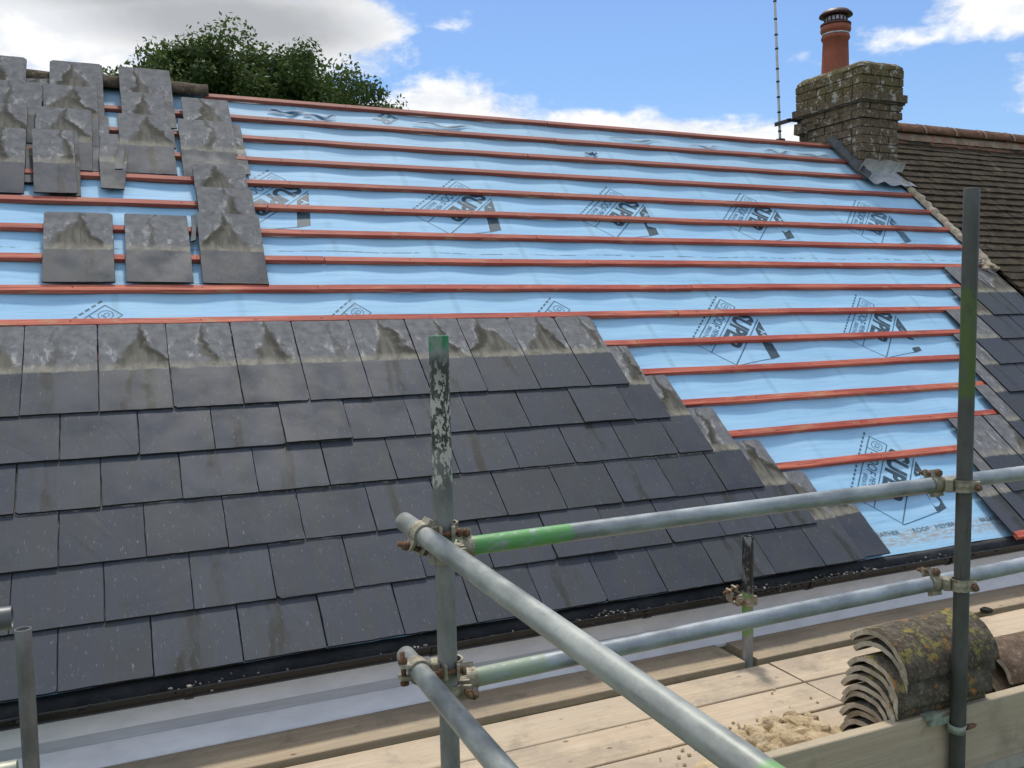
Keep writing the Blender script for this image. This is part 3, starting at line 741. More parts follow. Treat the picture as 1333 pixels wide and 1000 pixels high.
# ------------------------------------------------------------------ chimney
CX0, CX1 = 24.1, 25.9
CB = 7.2
cy0, cz0 = CB*CA, CB*SA
CY1 = cy0+3.1
CH = root('chimney', V(25, cy0+1.5, cz0), 'weathered brick chimney stack with lichen, terracotta pot and lead flashing beside the tiled roof', 'chimney')
bm = bmesh.new()
def brick_ring(bm, x0, y0, x1, y1, z, hgt, off, mi=0, hole=0.02):
    bl = 0.88; d = 0.42; g = 0.035
    def run(a, b, fixed, axis, outward):
        p = a - (bl*0.5 if off else 0) ; 
        while p < b-0.02:
            s, e = max(a, p)+g/2, min(b, p+bl)-g/2
            if e-s > 0.08:
                j = ru(-0.018, 0.018)
                if axis == 'x':
                    yy = (fixed+j, fixed+d*outward) ; c0 = (s, min(yy), z+g/2); c1 = (e, max(yy), z+hgt-g/2)
                else:
                    xx = (fixed+j, fixed+d*outward); c0 = (min(xx), s, z+g/2); c1 = (max(xx), e, z+hgt-g/2)
                box(bm, tuple(V(*c0)), tuple(V(*c1)), mi, 0.0028)
            p += bl
    run(x0, x1, y0, 'x', 1); run(x0, x1, y1, 'x', -1); run(y0+0.43, y1-0.43, x0, 'y', 1); run(y0+0.43, y1-0.43, x1, 'y', -1)
z = cz0-0.9; i = 0; top = cz0+3.62; cm = bmesh.new()
while z < top-0.05:
    rel = z-cz0
    ex = 0.0; mi = 0
    if rel > 2.78: ex, mi = 0.10, 1
    elif rel > 2.5: ex = 0.20
    elif rel > 2.05: ex = 0.06
    if 2.05 > rel > 1.85: ex = 0.09
    brick_ring(bm, CX0-ex, cy0-ex, CX1+ex, CY1+ex, z, 0.29, i % 2, mi)
    z += 0.29; i += 1
ztop = z
stack = bm_mesh(bm)
bm = bmesh.new(); box(bm, tuple(V(CX0+0.03, cy0+0.03, cz0-1.2)), tuple(V(CX1-0.03, CY1-0.03, ztop-0.02)))
box(bm, tuple(V(CX0-0.06, cy0-0.06, cz0+2.82)), tuple(V(CX1+0.06, CY1+0.06, ztop-0.03)))
box(bm, tuple(V(CX0-0.14, cy0-0.14, cz0+2.52)), tuple(V(CX1+0.14, CY1+0.14, cz0+2.80)))
link('mortar_core', bm_mesh(bm), M['mortar_dark'], CH)
for nm, idx in (('brickwork', None),): link(nm, stack, [M['brick'], M['brick_cap']], CH)
# rounded mortar capping
bm = bmesh.new(); rings = []
for f, zz, rd in ((0.12, 0, 0), (0.10, 0.12, 0.02), (-0.05, 0.24, 0.1), (-0.5, 0.36, 0.2)):
    ring = []
    x0, x1, y0, y1 = CX0-f, CX1+f, cy0-f, CY1+f; c = 0.10
    pts = []
    for (cx, cy, a0) in ((x1-c, y0+c, -90), (x1-c, y1-c, 0), (x0+c, y1-c, 90), (x0+c, y0+c, 180)):
        for k in range(4):
            a = math.radians(a0+30*k); pts.append((cx+c*math.cos(a), cy+c*math.sin(a)))
    out = []
    for k in range(len(pts)):
        a, b = pts[k], pts[(k+1)%len(pts)]; L = math.hypot(b[0]-a[0], b[1]-a[1]); n = max(1, int(L/0.25))
        for q in range(n): out.append((a[0]+(b[0]-a[0])*q/n, a[1]+(b[1]-a[1])*q/n))
    rings.append([bm.verts.new(V(x+0.03*noise.noise(Vector((x*3, y*3, zz))), y, ztop-0.02+zz+0.05*noise.noise(Vector((x*2.2, y*2.2, 1+zz))))) for x, y in out])
n = min(len(r) for r in rings)
for a, b in zip(rings, rings[1:]):
    if len(a) == len(b):
        for k in range(len(a)): bm.faces.new((a[k], a[(k+1)%len(a)], b[(k+1)%len(a)], b[k])).smooth = True
    else:
        k2 = len(b)
        for k in range(len(a)):
            q = int(k*k2/len(a)) % k2; q2 = int((k+1)*k2/len(a)) % k2
            vs = [a[k], a[(k+1)%len(a)], b[q2]] + ([b[q]] if q != q2 else [])
            bm.faces.new(vs).smooth = True
bm.faces.new(rings[-1])
bmesh.ops.recalc_face_normals(bm, faces=bm.faces[:])
link('mortar_capping', bm_mesh(bm), M['brick_cap'], CH)
# loose mortar snots / projecting brick ends
for c0, c1 in (((CX1+0.1, cy0+0.2, cz0+2.45), (CX1+0.40, cy0+0.62, cz0+2.95)), ((CX0-0.34, CY1-0.5, cz0+1.9), (CX0-0.05, CY1-0.1, cz0+2.3)),
               ((CX0-0.2, cy0+0.9, cz0+2.12), (CX0, cy0+1.15, cz0+2.36)), ((CX0-0.2, cy0+1.9, cz0+2.12), (CX0, cy0+2.15, cz0+2.36))):
    bm = bmesh.new(); box(bm, tuple(V(*c0)), tuple(V(*c1)), 0, 0.008); link('projecting_brick', bm_mesh(bm), M['brick'], CH)
# pot
PX, PY, PZ = 24.95, cy0+2.15, ztop+0.2
pm = Matrix.Translation(V(PX, PY, PZ))
bm = bmesh.new()
lathe(bm, [(r*G, z*G) for r, z in ((0.56, -0.25), (0.53, 0.0), (0.50, 0.08), (0.475, 0.8), (0.455, 1.35), (0.50, 1.38), (0.52, 1.45), (0.50, 1.50), (0.47, 1.52), (0.47, 1.62), (0.53, 1.66), (0.55, 1.74), (0.53, 1.86), (0.47, 1.90), (0.40, 1.90), (0.38, 1.5))], 32)
POT = link('chimney_pot', bm_mesh(bm), M['terracotta'], CH, pm)
bm = bmesh.new()
lathe(bm, [(r*G, z*G) for r, z in ((0.474, 1.53), (0.49, 1.535), (0.49, 1.60), (0.474, 1.605))], 32)
link('pot_band', bm_mesh(bm), M['mesh_metal'], POT, pm)
bm = bmesh.new()
lathe(bm, [(r*G, z*G) for r, z in ((0.40, 1.88), (0.545, 1.88), (0.55, 1.95), (0.47, 2.0), (0.40, 2.02), (0.40, 1.9))], 32)
for k in range(16):
    a = 2*math.pi*k/16
    c = Vector((0.40*math.cos(a), 0.40*math.sin(a), 0))*G
    box(bm, (c.x-0.004, c.y-0.004, 2.0*G), (c.x+0.004, c.y+0.004, 2.26*G))
lathe(bm, [(r*G, z*G) for r, z in ((0.42, 2.24), (0.60, 2.24), (0.585, 2.30), (0.46, 2.42), (0.25, 2.49), (0.001, 2.51))], 32)
link('rain_cowl', bm_mesh(bm), M['cowl'], POT, pm)
bm = bmesh.new()
lathe(bm, [(0.36*G, 2.05*G), (0.362*G, 2.2*G)], 24)
link('cowl_mesh', bm_mesh(bm), M['mesh_metal'], POT, pm)
# lead apron on the down-slope side, dark step flashing on the left face
bm = bmesh.new(); rows = []
for j, (v, h) in enumerate(((7.24, 0.62), (7.22, 0.14), (6.98, 0.13), (6.72, 0.16), (6.45, 0.20))):
    rows.append([bm.verts.new(W(23.95+2.0*i/16 + (0.05*(i/16)*j), v+0.05*math.sin(i*0.9+j)-0.10*(i/16)*max(0, j-1)*0.6, h+(0.05*math.sin(i*1.3+j*0.7) if j > 1 else 0))) for i in range(17)])
for a, b in zip(rows, rows[1:]):
    for i in range(16): bm.faces.new((a[i], a[i+1], b[i+1], b[i])).smooth = True
link('lead_apron', bm_mesh(bm), M['lead'], CH)
bm = bmesh.new(); rows = []
nseg = 24
for (du, hh) in ((-0.20, 0.11), (-0.10, 0.12), (-0.035, 0.18), (-0.03, 0.36)):
    rows.append([bm.verts.new(W(CX0+du+0.02*math.sin(i*2.1), 6.75+2.55*i/nseg, hh+0.05*noise.noise(Vector((i*0.5, du*9, 0)))*(hh > 0.12))) for i in range(nseg+1)])
for a, b in zip(rows, rows[1:]):
    for i in range(nseg): bm.faces.new((a[i], a[i+1], b[i+1], b[i])).smooth = True
link('side_flashing', bm_mesh(bm), M['lead_dark'], CH)
# aerial mast lashed to the stack
m0, m1 = V(23.75, cy0+3.75, cz0+1.7), V(23.42, cy0+3.8, cz0+8.3)
MA = root('aerial_mast', m0, 'thin pale aerial pole with dark clips rising left of the chimney', 'aerial mast')
mm = axis_matrix(m0, m1); Lm = (m1-m0).length
link('pole', tube_mesh(Lm, 0.0125, 0.002, 12), M['pole_white'], MA, mm)
for k in range(11):
    bm = bmesh.new(); lathe(bm, [(0.0125, 0), (0.017, 0.002), (0.017, 0.016), (0.0125, 0.018)], 12)
    link('clip', bm_mesh(bm), M['black'], MA, mm @ Matrix.Translation((0, 0, 0.14+k*0.15+ru(-0.03, 0.03))))
bm = bmesh.new(); box(bm, (-0.035, -0.035, -0.10), (0.035, 0.035, 0.06), 0, 0.004, 0.006)
link('foot', bm_mesh(bm), M['black'], MA, Matrix.Translation(m0))
bm = bmesh.new(); box(bm, tuple(V(23.45, cy0+3.0, cz0+2.42)), tuple(V(24.1, cy0+3.06, cz0+2.52))); box(bm, tuple(V(23.55, cy0+2.98, cz0+2.40)), tuple(V(23.62, cy0+3.85, cz0+2.54)))
link('bracket', bm_mesh(bm), M['black'], MA)

# ------------------------------------------------------------------ tiled neighbour
NB = root('tiled_house', V(35, -5, -(Z0/G)), 'adjoining house with dark mossy plain clay tile roof right of the chimney', 'house')
NX0, NX1 = 25.78, 62.0
NH = 0.10; NV = 10.15
bm = bmesh.new()
ridge_y = NV*CA-NH*SA; ridge_z = NV*SA+NH*CA
yb = 2*ridge_y+5.0
box(bm, tuple(V(NX0+0.1, -4.9, -Z0/G)), tuple(V(NX1, yb, -5.3)))
for x in (NX0+0.1, NX1):
    bm.faces.new([bm.verts.new(V(x, -4.9, -5.3)), bm.verts.new(V(x, yb, -5.3)), bm.verts.new(V(x, ridge_y, ridge_z-0.5))])
link('wall', bm_mesh(bm), M['render'], NB)
bm = bmesh.new()
gau, tw = 0.39, 0.65
k = 0; v = -7.4
while v < NV-0.1:
    u = NX0 - (tw/2 if k % 2 else 0)
    while u < NX1:
        a = max(u, NX0)+0.008; b = min(u+tw, NX1)-0.008
        if b-a > 0.1:
            sg = 0.05*noise.noise(Vector((u*0.12, v*0.4, 2)))
            h0 = NH+sg+ru(-0.008, 0.012)
            dv = ru(-0.02, 0.02)
            pts = [(a, v+dv, h0+0.055), (b, v+dv, h0+0.055+ru(-0.006, 0.006)), (b, v+gau+0.12, h0-0.01), (a, v+gau+0.12, h0-0.01)]
            t = 0.05
            q = [bm.verts.new(Vector(((p[0])*G, p[1]*G, (p[2]+t)*G))) for p in pts] + [bm.verts.new(Vector((p[0]*G, p[1]*G, (p[2]-0.02)*G))) for p in pts]
            for f in ((0, 1, 2, 3), (4, 5, 1, 0), (5, 6, 2, 1), (7, 4, 0, 3)): bm.faces.new([q[i] for i in f]).material_index = 1 if (v > NV-1.0 and rnd() < 0.7) else 0
        u += tw
    v += gau; k += 1
link('tile_covering', bm_mesh(bm), [M['plain_tile'], M['ridge_red']], NB, ROOF)
bm = bmesh.new()
bm.faces.new([bm.verts.new(V(NX0, ridge_y, ridge_z)), bm.verts.new(V(NX1, ridge_y, ridge_z)), bm.verts.new(V(NX1, yb+0.5, -5.2)), bm.verts.new(V(NX0, yb+0.5, -5.2))])
link('rear_slope', bm_mesh(bm), M['plain_tile'], NB)
rm = half_round(1.62*G, 0.50*G, 0.055*G, arc=math.pi*0.9, jit=0.004); first = True
for i in range(22):
    me = rm if first else rm.copy(); first = False
    x = NX0+0.02+1.66*i
    link('ridge_tile', me if i == 0 else rm.copy(), [M['ridge_red'], M['bedding']] if i == 0 else [], NB, Matrix.Translation(V(x, ridge_y, ridge_z-0.02+0.05*noise.noise(Vector((x*0.3, 0, 0))))))
bm = bmesh.new(); nx = 240; rows = []
for j, (v, h) in enumerate(((NV-0.50, NH+0.10), (NV-0.42, NH+0.17), (NV-0.30, NH+0.24), (NV+0.05, NH+0.22))):
    rows.append([bm.verts.new(W(NX0+(NX1-NX0)*i/nx, v+0.05*noise.noise(Vector((i*0.25, j*2, 0))), h+0.03*noise.noise(Vector((i*0.5, j, 5))))) for i in range(nx+1)])
for a, b in zip(rows, rows[1:]):
    for i in range(nx): bm.faces.new((a[i], a[i+1], b[i+1], b[i])).smooth = True
link('ridge_bedding', bm_mesh(bm), M['bedding'], NB)
for i in range(22):
    x = NX0+1.67*i; bm = bmesh.new()
    arcp = [(0.525*math.cos(math.pi*(0.05+0.9*k/12)), 0.525*math.sin(math.pi*(0.05+0.9*k/12))) for k in range(13)]
    A = [bm.verts.new(V(x-0.045, ridge_y+c, ridge_z-0.02+s)) for c, s in arcp]; B = [bm.verts.new(V(x+0.045, ridge_y+c, ridge_z-0.02+s)) for c, s in arcp]
    for k in range(12): bm.faces.new((A[k], A[k+1], B[k+1], B[k]))
    link('ridge_pointing', bm_mesh(bm), M['bedding'], NB)
# lumpy mortar fillet down the verge
bm = bmesh.new(); n = 90; rows = []
for i in range(n+1):
    v = 6.75-5.1*i/n; row = []
    for k in range(7):
        a = math.pi*k/6
        w = 0.155+0.07*noise.noise(Vector((i*0.22, 1, 0)))
        row.append(bm.verts.new(W(25.74-w*math.cos(a)+0.05*noise.noise(Vector((i*0.14, 4, 0))), v, 0.05+(0.15+0.06*noise.noise(Vector((i*0.3, k*0.4, 7))))*math.sin(a))))
    rows.append(row)
for a, b in zip(rows, rows[1:]):
    for k in range(6): bm.faces.new((a[k], b[k], b[k+1], a[k+1])).smooth = True
bmesh.ops.recalc_face_normals(bm, faces=bm.faces[:])
link('verge_mortar', bm_mesh(bm), M['fillet'], NB)
bm = bmesh.new()
for i in range(26):
    lump(bm, W(ru(24.6, 25.7), ru(1.7, 2.25), 0.15+ru(0, 0.08)), G*ru(0.03, 0.12), 0.6, 2)
tag(link('verge_rubble', bm_mesh(bm), M['fillet'], NB), kind='stuff')

# ------------------------------------------------------------------ loose slates stacked on the battens
random.seed(33)
def loose(u0, w, vt, L, h0, h1, label, rot=0.0, poly=None, group='loose slates stacked on the battens'):
    bm, ul, rl = new_slate_bm()
    fr = lambda x, y, z: (x*G, y*G, z*G)
    slate_geo(bm, ul, rl, w, L, ST, fr, poly=poly)
    slope = math.atan2((h1-h0), L)
    o_mw = ROOF @ Matrix.Translation((u0*G, vt*G, h0*G)) @ Matrix.Rotation(rot, 4, 'Z') @ Matrix.Rotation(slope, 4, 'X')
    o = link('slate', bm_mesh(bm), [M['slate'], M['slate_edge_shadow']], None, o_mw)
    return tag(o, label, 'roof slate', group)
T, H = 0.045, 0.205
# stack columns, from the ridge downwards; each lower one overlaps the one above
loose(-2.98, 1.19, 7.12, 2.42, 0.10, 0.40, 'grey slate standing above the ridge at the left edge of the photo')
loose(-1.28, 1.20, 7.12, 2.42, 0.10, 0.40, 'tallest standing slate above the ridge, second from the left edge', 0.004)
loose(0.31, 1.24, 7.12, 2.40, 0.10, 0.40, 'slate standing above the ridge against the tree, third from the left edge', 0.012)
loose(1.72, 1.17, 6.12, 2.34, 0.07, 0.24, 'highest slate of the right-hand pile, just under the ridge beside the brown ridge tile')
loose(-2.62, 1.19, 6.12, 2.32, 0.08, 0.34, 'second slate down in the pile at the left edge, dark arch stain near its head')
loose(-1.40, 1.18, 6.12, 2.30, 0.08, 0.34, 'slate with mossy stain overlapping the tallest standing slate')
loose(0.30, 1.00, 6.12, 2.28, 0.08, 0.31, 'narrower slate below the one standing against the tree')
loose(1.55, 1.29, 5.10, 2.34, T, H, 'broad slate second in the pile beside the topmost batten end', -0.01)
loose(-2.92, 1.20, 5.11, 2.30, 0.08, 0.30, 'third slate down at the left edge, cut by the photo border')
loose(-1.57, 1.19, 5.10, 2.30, 0.08, 0.30, 'slate with a dark pointed stain, third down in the second pile', -0.01)
loose(0.22, 1.20, 5.10, 2.28, 0.07, 0.28, 'slate with rounded brown stain on the red batten, right of the cracked slate', 0.01)
loose(-2.92, 1.20, 4.11, 2.30, 0.08, 0.27, 'lowest slate of the pile at the left edge with a clean dark lower half')
loose(-1.24, 0.62, 4.12, 2.32, T, H+.02, 'slate edge peeping out behind the narrow stained slate', 0.02)
loose(-1.53, 0.84, 4.10, 2.30, 0.12, 0.29, 'narrow slate with an arch-shaped stain, lowest of the second pile', 0.035)
loose(-0.30, 0.60, 4.40, 2.60, 0.10, 0.17, 'narrow broken slate left of the crack, its tail showing below the batten', -0.03, poly=[(0.08, 0), (0.55, 0), (0.62, 1.0), (0.66, 2.1), (0.42, 2.2), (0.05, 2.18), (0.02, 1.2)])
loose(-0.26, 0.6, 5.13, 2.5, 0.14, 0.20, 'sliver of broken slate right of the crack', -0.02, poly=[(0.34, 0), (0.50, 0.02), (0.60, 1.2), (0.64, 2.3), (0.50, 2.28), (0.42, 1.3)])
loose(1.76, 1.20, 3.12, 2.30, T, H, 'highest slate of the three stepped down the edge of the blue membrane', 0.006)
loose(1.74, 1.24, 2.11, 2.33, T+.015, H+.01, 'middle slate with an olive streak in the stepped column beside the first printed mark', -0.006)
loose(1.62, 1.34, 1.11, 2.32, T+.03, H, 'lowest slate of the stepped column, its dark half resting on the long red batten', -0.03)
loose(-1.33, 1.31, 1.11, 2.32, 0.105, 0.115, 'left slate of the three in the row on the long red batten', 0.0, group='slates in a row on the long red batten')
loose(0.17, 1.28, 1.12, 2.32, 0.105, 0.115, 'middle slate of the three in the row on the long red batten', -0.02, group='slates in a row on the long red batten')
loose(1.50, 0.14, 2.5, 0.95, 0.105, 0.14, 'thin dark slate scrap wedged between the middle and right slates of the row', -0.06, poly=[(0, 0), (0.10, 0.05), (0.13, 0.5), (0.12, 0.95), (0.02, 0.9), (0.03, 0.4)])
loose(-2.95, 1.1, 5.6, 1.9, 0.04, 0.06, 'slate lying in shadow behind the piles at the left edge')

loose(-1.02, 1.02, 5.12, 2.3, 0.045, 0.13, 'shaded slate showing as a dark strip right of the second pile')
loose(-2.1, 0.95, 7.05, 2.1, 0.05, 0.20, 'dark slate lying behind, in the gap between the two leftmost tall slates')
loose(-2.0, 0.6, 4.6, 2.2, 0.03, 0.07, 'narrow shaded slate in the gap between the two leftmost piles')
loose(0.45, 1.02, 6.3, 2.2, 0.04, 0.16, 'slate half hidden under the pile against the tree, its right edge showing')
loose(1.92, 1.18, 5.3, 2.2, 0.03, 0.10, 'slate under the right-hand pile, seen as a dark strip along its right side')
# ------------------------------------------------------------------ scaffold tubes and couplers
def coupler(c, ax_a, ax_b, parent, ra=R_T, off=None):
    """double coupler: half bands round two crossing tubes (centres c_a, c_b) with bolts"""
    ca, cb = c
    def band(center, ax, openv, name):
        z = ax.normalized(); x = (openv - z*openv.dot(z)).normalized(); y = z.cross(x)
        m = Matrix((x, y, z)).transposed().to_4x4(); m.translation = center
        bm = bmesh.new(); seg = 20
        prof = [(R_T+0.0005, -0.019), (R_T+0.006, -0.020), (R_T+0.0045, -0.010), (R_T+0.006, 0.0), (R_T+0.0045, 0.010), (R_T+0.006, 0.020), (R_T+0.0005, 0.019)]
        rings = []
        for i in range(seg+1):
            a = math.radians(28)+math.radians(304)*i/seg
            rings.append([bm.verts.new((r*math.cos(a), r*math.sin(a), zz)) for r, zz in prof])
        for a, b in zip(rings, rings[1:]):
            for k in range(len(prof)-1): bm.faces.new((a[k], b[k], b[k+1], a[k+1])).smooth = False
        for rg in (rings[0], rings[-1]): bm.faces.new(rg)
        # two ears and hinge
        for s in (1, -1):
            vs = box(bm, (R_T*0.75, s*(R_T*0.62)-0.004, -0.017), (R_T*1.95, s*(R_T*0.62)+0.004, 0.017), 0, 0.0012)
        box(bm, (-R_T-0.016, -0.010, -0.020), (-R_T-0.003, 0.010, 0.020), 0, 0.001)
        bmesh.ops.recalc_face_normals(bm, faces=bm.faces[:])
        o = link(name, bm_mesh(bm), M['coupler'], parent, m)
        # swing bolt with nut
        bm = bmesh.new()
        lathe(bm, [(0.0001, -0.030), (0.0065, -0.030), (0.0065, 0.047), (0.0001, 0.047)], 10)
        lathe(bm, [(0.0001, 0.020), (0.0115, 0.020), (0.0115, 0.032), (0.0001, 0.032)], 6)
        lathe(bm, [(0.0001, -0.034), (0.011, -0.034), (0.011, -0.025), (0.0001, -0.025)], 6)
        bmm = m @ Matrix.Translation((R_T*1.55, 0, 0)) @ Matrix.Rotation(math.pi/2, 4, 'X') @ Matrix.Rotation(0.15, 4, 'Y')
        link('bolt', bm_mesh(bm), M['rust'], o, bmm)
        return o
    d = cb-ca
    return band
def add_coupler(parent, ca, axa, open_a, cb, axb, open_b):
    b = coupler((ca, cb), axa, axb, parent)
    b(ca, axa, open_a, 'coupler'); b(cb, axb, open_b, 'coupler')
    mid = (ca+cb)/2
    bm = bmesh.new(); box(bm, (-0.02, -0.02, -0.012), (0.02, 0.02, 0.012), 0, 0.002, 0.003)
    m = axis_matrix(mid, cb); m.translation = mid
    link('coupler_plate', bm_mesh(bm), M['coupler'], parent, m)
def tube(name, p0, p1, material, label, group, dent=0.0, cat='scaffold tube'):
    """tube runs from p0 (local z = 0) to p1"""
    mw = axis_matrix(p0, p1)
    r = root(name, p0, label, cat, group, mw)
    link('tube', tube_mesh((p1-p0).length, dent=dent), material, r, mw)
    return r
up = 'scaffold uprights'; ho = 'horizontal scaffold tubes'
GZm = -Z0/G
# left outer upright (top first so that painted zones are measured from the top)
t0 = V(2.735, -10.8, -0.126); t1 = V(2.86, -10.8, GZm)
S1 = tube('scaffold_upright', t0, t1, tube_material('tube_splattered', (0.215, 0.22, 0.20), [(-0.1, 0.036, (0.03, 0.20, 0.08)), (0.05, 0.27, (0.045, 0.05, 0.04))], splat=(0.04, 0.36), metal=0.1, rough=0.55),
          'dark upright scaffold tube with a green band at its top and pale paint splatter', up)
t0 = V(9.745, -10.8, 1.53); t1 = V(9.66, -10.8, GZm)
S2 = tube('scaffold_upright', t0, t1, tube_material('tube_green_mid', (0.085, 0.090, 0.078), [(0.31, 0.66, (0.085, 0.13, 0.035))], metal=0.08, rough=0.55),
          'tall upright scaffold tube on the right with a worn green stretch', up)
t0 = V(9.735, -6.55, -3.80); t1 = V(9.735, -6.55, GZm)
S3 = tube('scaffold_upright', t0, t1, tube_material('tube_black_green', (0.30, 0.31, 0.31), [(-0.1, 0.25, (0.012, 0.014, 0.013)), (0.25, 0.44, (0.14, 0.28, 0.06))], metal=0.4, rough=0.45),
          'short upright scaffold tube by the gutter, black at the top and green below', up)
t0 = V(-1.24, -6.6, -3.66); t1 = V(-1.22, -6.6, GZm)
S4 = tube('scaffold_upright', t0, t1, tube_material('tube_plain_grey', (0.17, 0.172, 0.16), metal=0.1, rough=0.55),
          'plain grey open-topped upright tube at the lower left corner', up)
r0, r1 = V(2.86, -10.6, -2.225), V(27, -10.55, -2.10)
S5 = tube('guard_rail', r0, r1, tube_material('tube_green_end', BLUEGAL, [(-0.1, 0.33, (0.12, 0.34, 0.10))], metal=0.45), 'upper guard rail tube with a bright green end at the left upright', ho, 0.0015)
r2, r3 = V(2.86, -10.6, -3.575), V(27, -10.55, -3.22)
S6 = tube('guard_rail', r2, r3, tube_material('tube_green_under', (0.35, 0.385, 0.40), [(0.0, 0.26, (0.29, 0.36, 0.25))], metal=0.45), 'lower guard rail tube just above the boards, faint green at the left end', ho, 0.0015)
a0, a1 = V(2.52, -10.25, -1.985), V(2.88, -17.0, -2.30)
S7 = tube('transom_tube', a0, a1, tube_material('tube_near_pale', (0.36, 0.375, 0.335), [(1.30, 1.44, (0.17, 0.34, 0.12))], metal=0.30, dirt=0.3, rough=0.42), 'thick pale tube running towards the viewer from the green rail end, nearest in the photo', ho)
b0, b1 = V(2.50, -10.25, -3.355), V(2.23, -17.0, -3.03)
S8 = tube('transom_tube', b0, b1, tube_material('tube_near_lower', (0.33, 0.35, 0.32), metal=0.3, dirt=0.3), 'lower tube running towards the viewer under the thick pale one', ho)
S9 = tube('guard_rail', V(-0.90, -10.6, -2.33), V(-13, -10.6, -2.30), tube_material('tube_left_end', (0.16, 0.165, 0.165), metal=0.4), 'dark tube end poking in at the left edge of the photo', ho)
S10 = tube('ledger_tube', V(2.0, -11.0, -6.18), V(27, -11.0, -6.08), tube_material('tube_ledger', (0.22, 0.23, 0.24), metal=0.4), 'grey ledger tube under the toe board at the lower right corner', ho)
S11 = tube('ledger_tube', V(-12, -5.95, -6.35), V(27, -5.95, -6.35), tube_material('tube_ledger_in', (0.25, 0.26, 0.26), metal=0.4), 'ledger tube running beneath the inner edge of the boards', ho)
for x, nm in ((3.1, 'left outer upright'), (9.45, 'short green upright'), (16.0, 'right end of the boards')):
    tube('transom_tube', V(x, -11.3, -6.26), V(x, -5.7, -6.26), M['coupler'] if False else tube_material('tube_putlog', (0.25, 0.26, 0.26), metal=0.4), 'short cross tube under the boards near the '+nm, ho)
X, Y, Z = Vector((1,0,0)), Vector((0,1,0)), Vector((0,0,1))
def onp(a, b, t): return a+(b-a)*t
# couplers: left upright with green rail, with the thick transom
add_coupler(S5, V(3.02, -10.6, -2.222), X, Vector((0.2, 0.3, 1)), V(2.765, -10.8, -2.22), Z, Vector((1, -0.2, 0)))
add_coupler(S7, onp(a0, a1, 0.075), (a1-a0), Vector((-0.6, 0, -1)), V(2.768, -10.8, -1.98), Z, Vector((-0.3, -1, 0)))
add_coupler(S6, V(3.03, -10.6, -3.572), X, Vector((0.2, -0.5, -1)), V(2.79, -10.8, -3.56), Z, Vector((1, -0.3, 0)))
add_coupler(S8, onp(b0, b1, 0.072), (b1-b0), Vector((-1, 0, 0.1)), V(2.79, -10.8, -3.32), Z, Vector((-0.3, -1, 0)))
add_coupler(S5, V(9.45, -10.59, -2.19), X, Vector((-0.3, 0.3, 1)), V(9.70, -10.8, -2.19), Z, Vector((1, -0.9, 0)))
add_coupler(S6, V(9.45, -10.59, -3.475), X, Vector((-0.3, 0.3, 1)), V(9.69, -10.8, -3.47), Z, Vector((1, -0.9, 0)))
add_coupler(S3, V(9.735, -6.55, -4.93), Z, Vector((-1, 0.4, 0)), V(9.60, -6.36, -4.90), Y, Vector((-0.4, 0, 1)))
add_coupler(S9, V(-1.35, -10.6, -2.33), X, Vector((0, 0, -1)), V(-1.5, -10.8, -2.33), Z, Vector((-1, 0, 0)))
# near coupler hanging in the lower left corner, on its own tube end
S12 = tube('ledger_tube', V(-0.93, -10.6, -3.62), V(-13, -10.6, -3.6), tube_material('tube_left_low', (0.42, 0.42, 0.33), metal=0.2), 'pale beige tube end at the bottom left corner of the photo', ho)
# toe-board clip on the right upright
bm = bmesh.new(); lathe(bm, [(R_T, -0.012), (R_T+0.006, -0.013), (R_T+0.004, 0), (R_T+0.006, 0.013), (R_T, 0.012)], 24)
cl = link('board_clip', bm_mesh(bm), M['clip'], S2, Matrix.Translation(V(9.69, -10.8, -5.36)) @ Matrix.Rotation(0.1, 4, 'X'))
bm = bmesh.new()
box(bm, tuple(V(9.30, -10.75, -5.30)), tuple(V(9.62, -10.70, -5.22)), 0, 0.002); box(bm, tuple(V(9.22, -10.75, -5.22)), tuple(V(9.50, -10.52, -5.16)), 0, 0.002)
link('clip_arm', bm_mesh(bm), M['clip'], S2)
bm = bmesh.new(); lathe(bm, [(0.0001, 0), (0.010, 0), (0.008, 0.035), (0.0001, 0.05)], 7)
link('bolt', bm_mesh(bm), M['rust'], S2, Matrix.Translation(V(9.80, -10.86, -5.36)) @ Matrix.Rotation(math.pi/2, 4, 'Y'))
bm = bmesh.new()   # tiny protruding wing nuts of the right couplers
# ------------------------------------------------------------------ boards
def plank(name, x0, x1, y0, y1, z0, z1, m, label, cat, group, warp=0.0, parent=None):
    """board with end chamfers, slightly warped; origin at its left end"""
    bm = bmesh.new(); n = max(4, int((x1-x0)/0.6)); prev = None; c = 0.012
    s = rnd()*40
    for i in range(n+1):
        x = (x1-x0)*i/n
        dz = warp*noise.noise(Vector((x*0.15, s, 0))); dy = 0.015*noise.noise(Vector((x*0.2, s, 9)))
        ys, zs = y1-y0, z1-z0
        tw = warp*0.6*noise.noise(Vector((x*0.12, s, 20)))
        ring = [bm.verts.new((x*G, (dy+a)*G, (dz+b+tw*(a/ys-0.5))*G)) for a, b in ((c, 0), (0, c), (0, zs-c), (c, zs), (ys-c, zs), (ys, zs-c), (ys, c), (ys-c, 0))]
        if prev:
            for k in range(8): bm.faces.new((prev[k], prev[(k+1)%8], ring[(k+1)%8], ring[k]))
        else: bm.faces.new(ring)
        prev = ring
    bm.faces.new(prev[::-1]); bmesh.ops.recalc_face_normals(bm, faces=bm.faces[:])
    o = link(name, bm_mesh(bm), m, None, Matrix.Translation(V(x0, y0, z0)))
    return tag(o, label, cat, group)
bd = 'scaffold boards of the platform'
ZB = -5.95
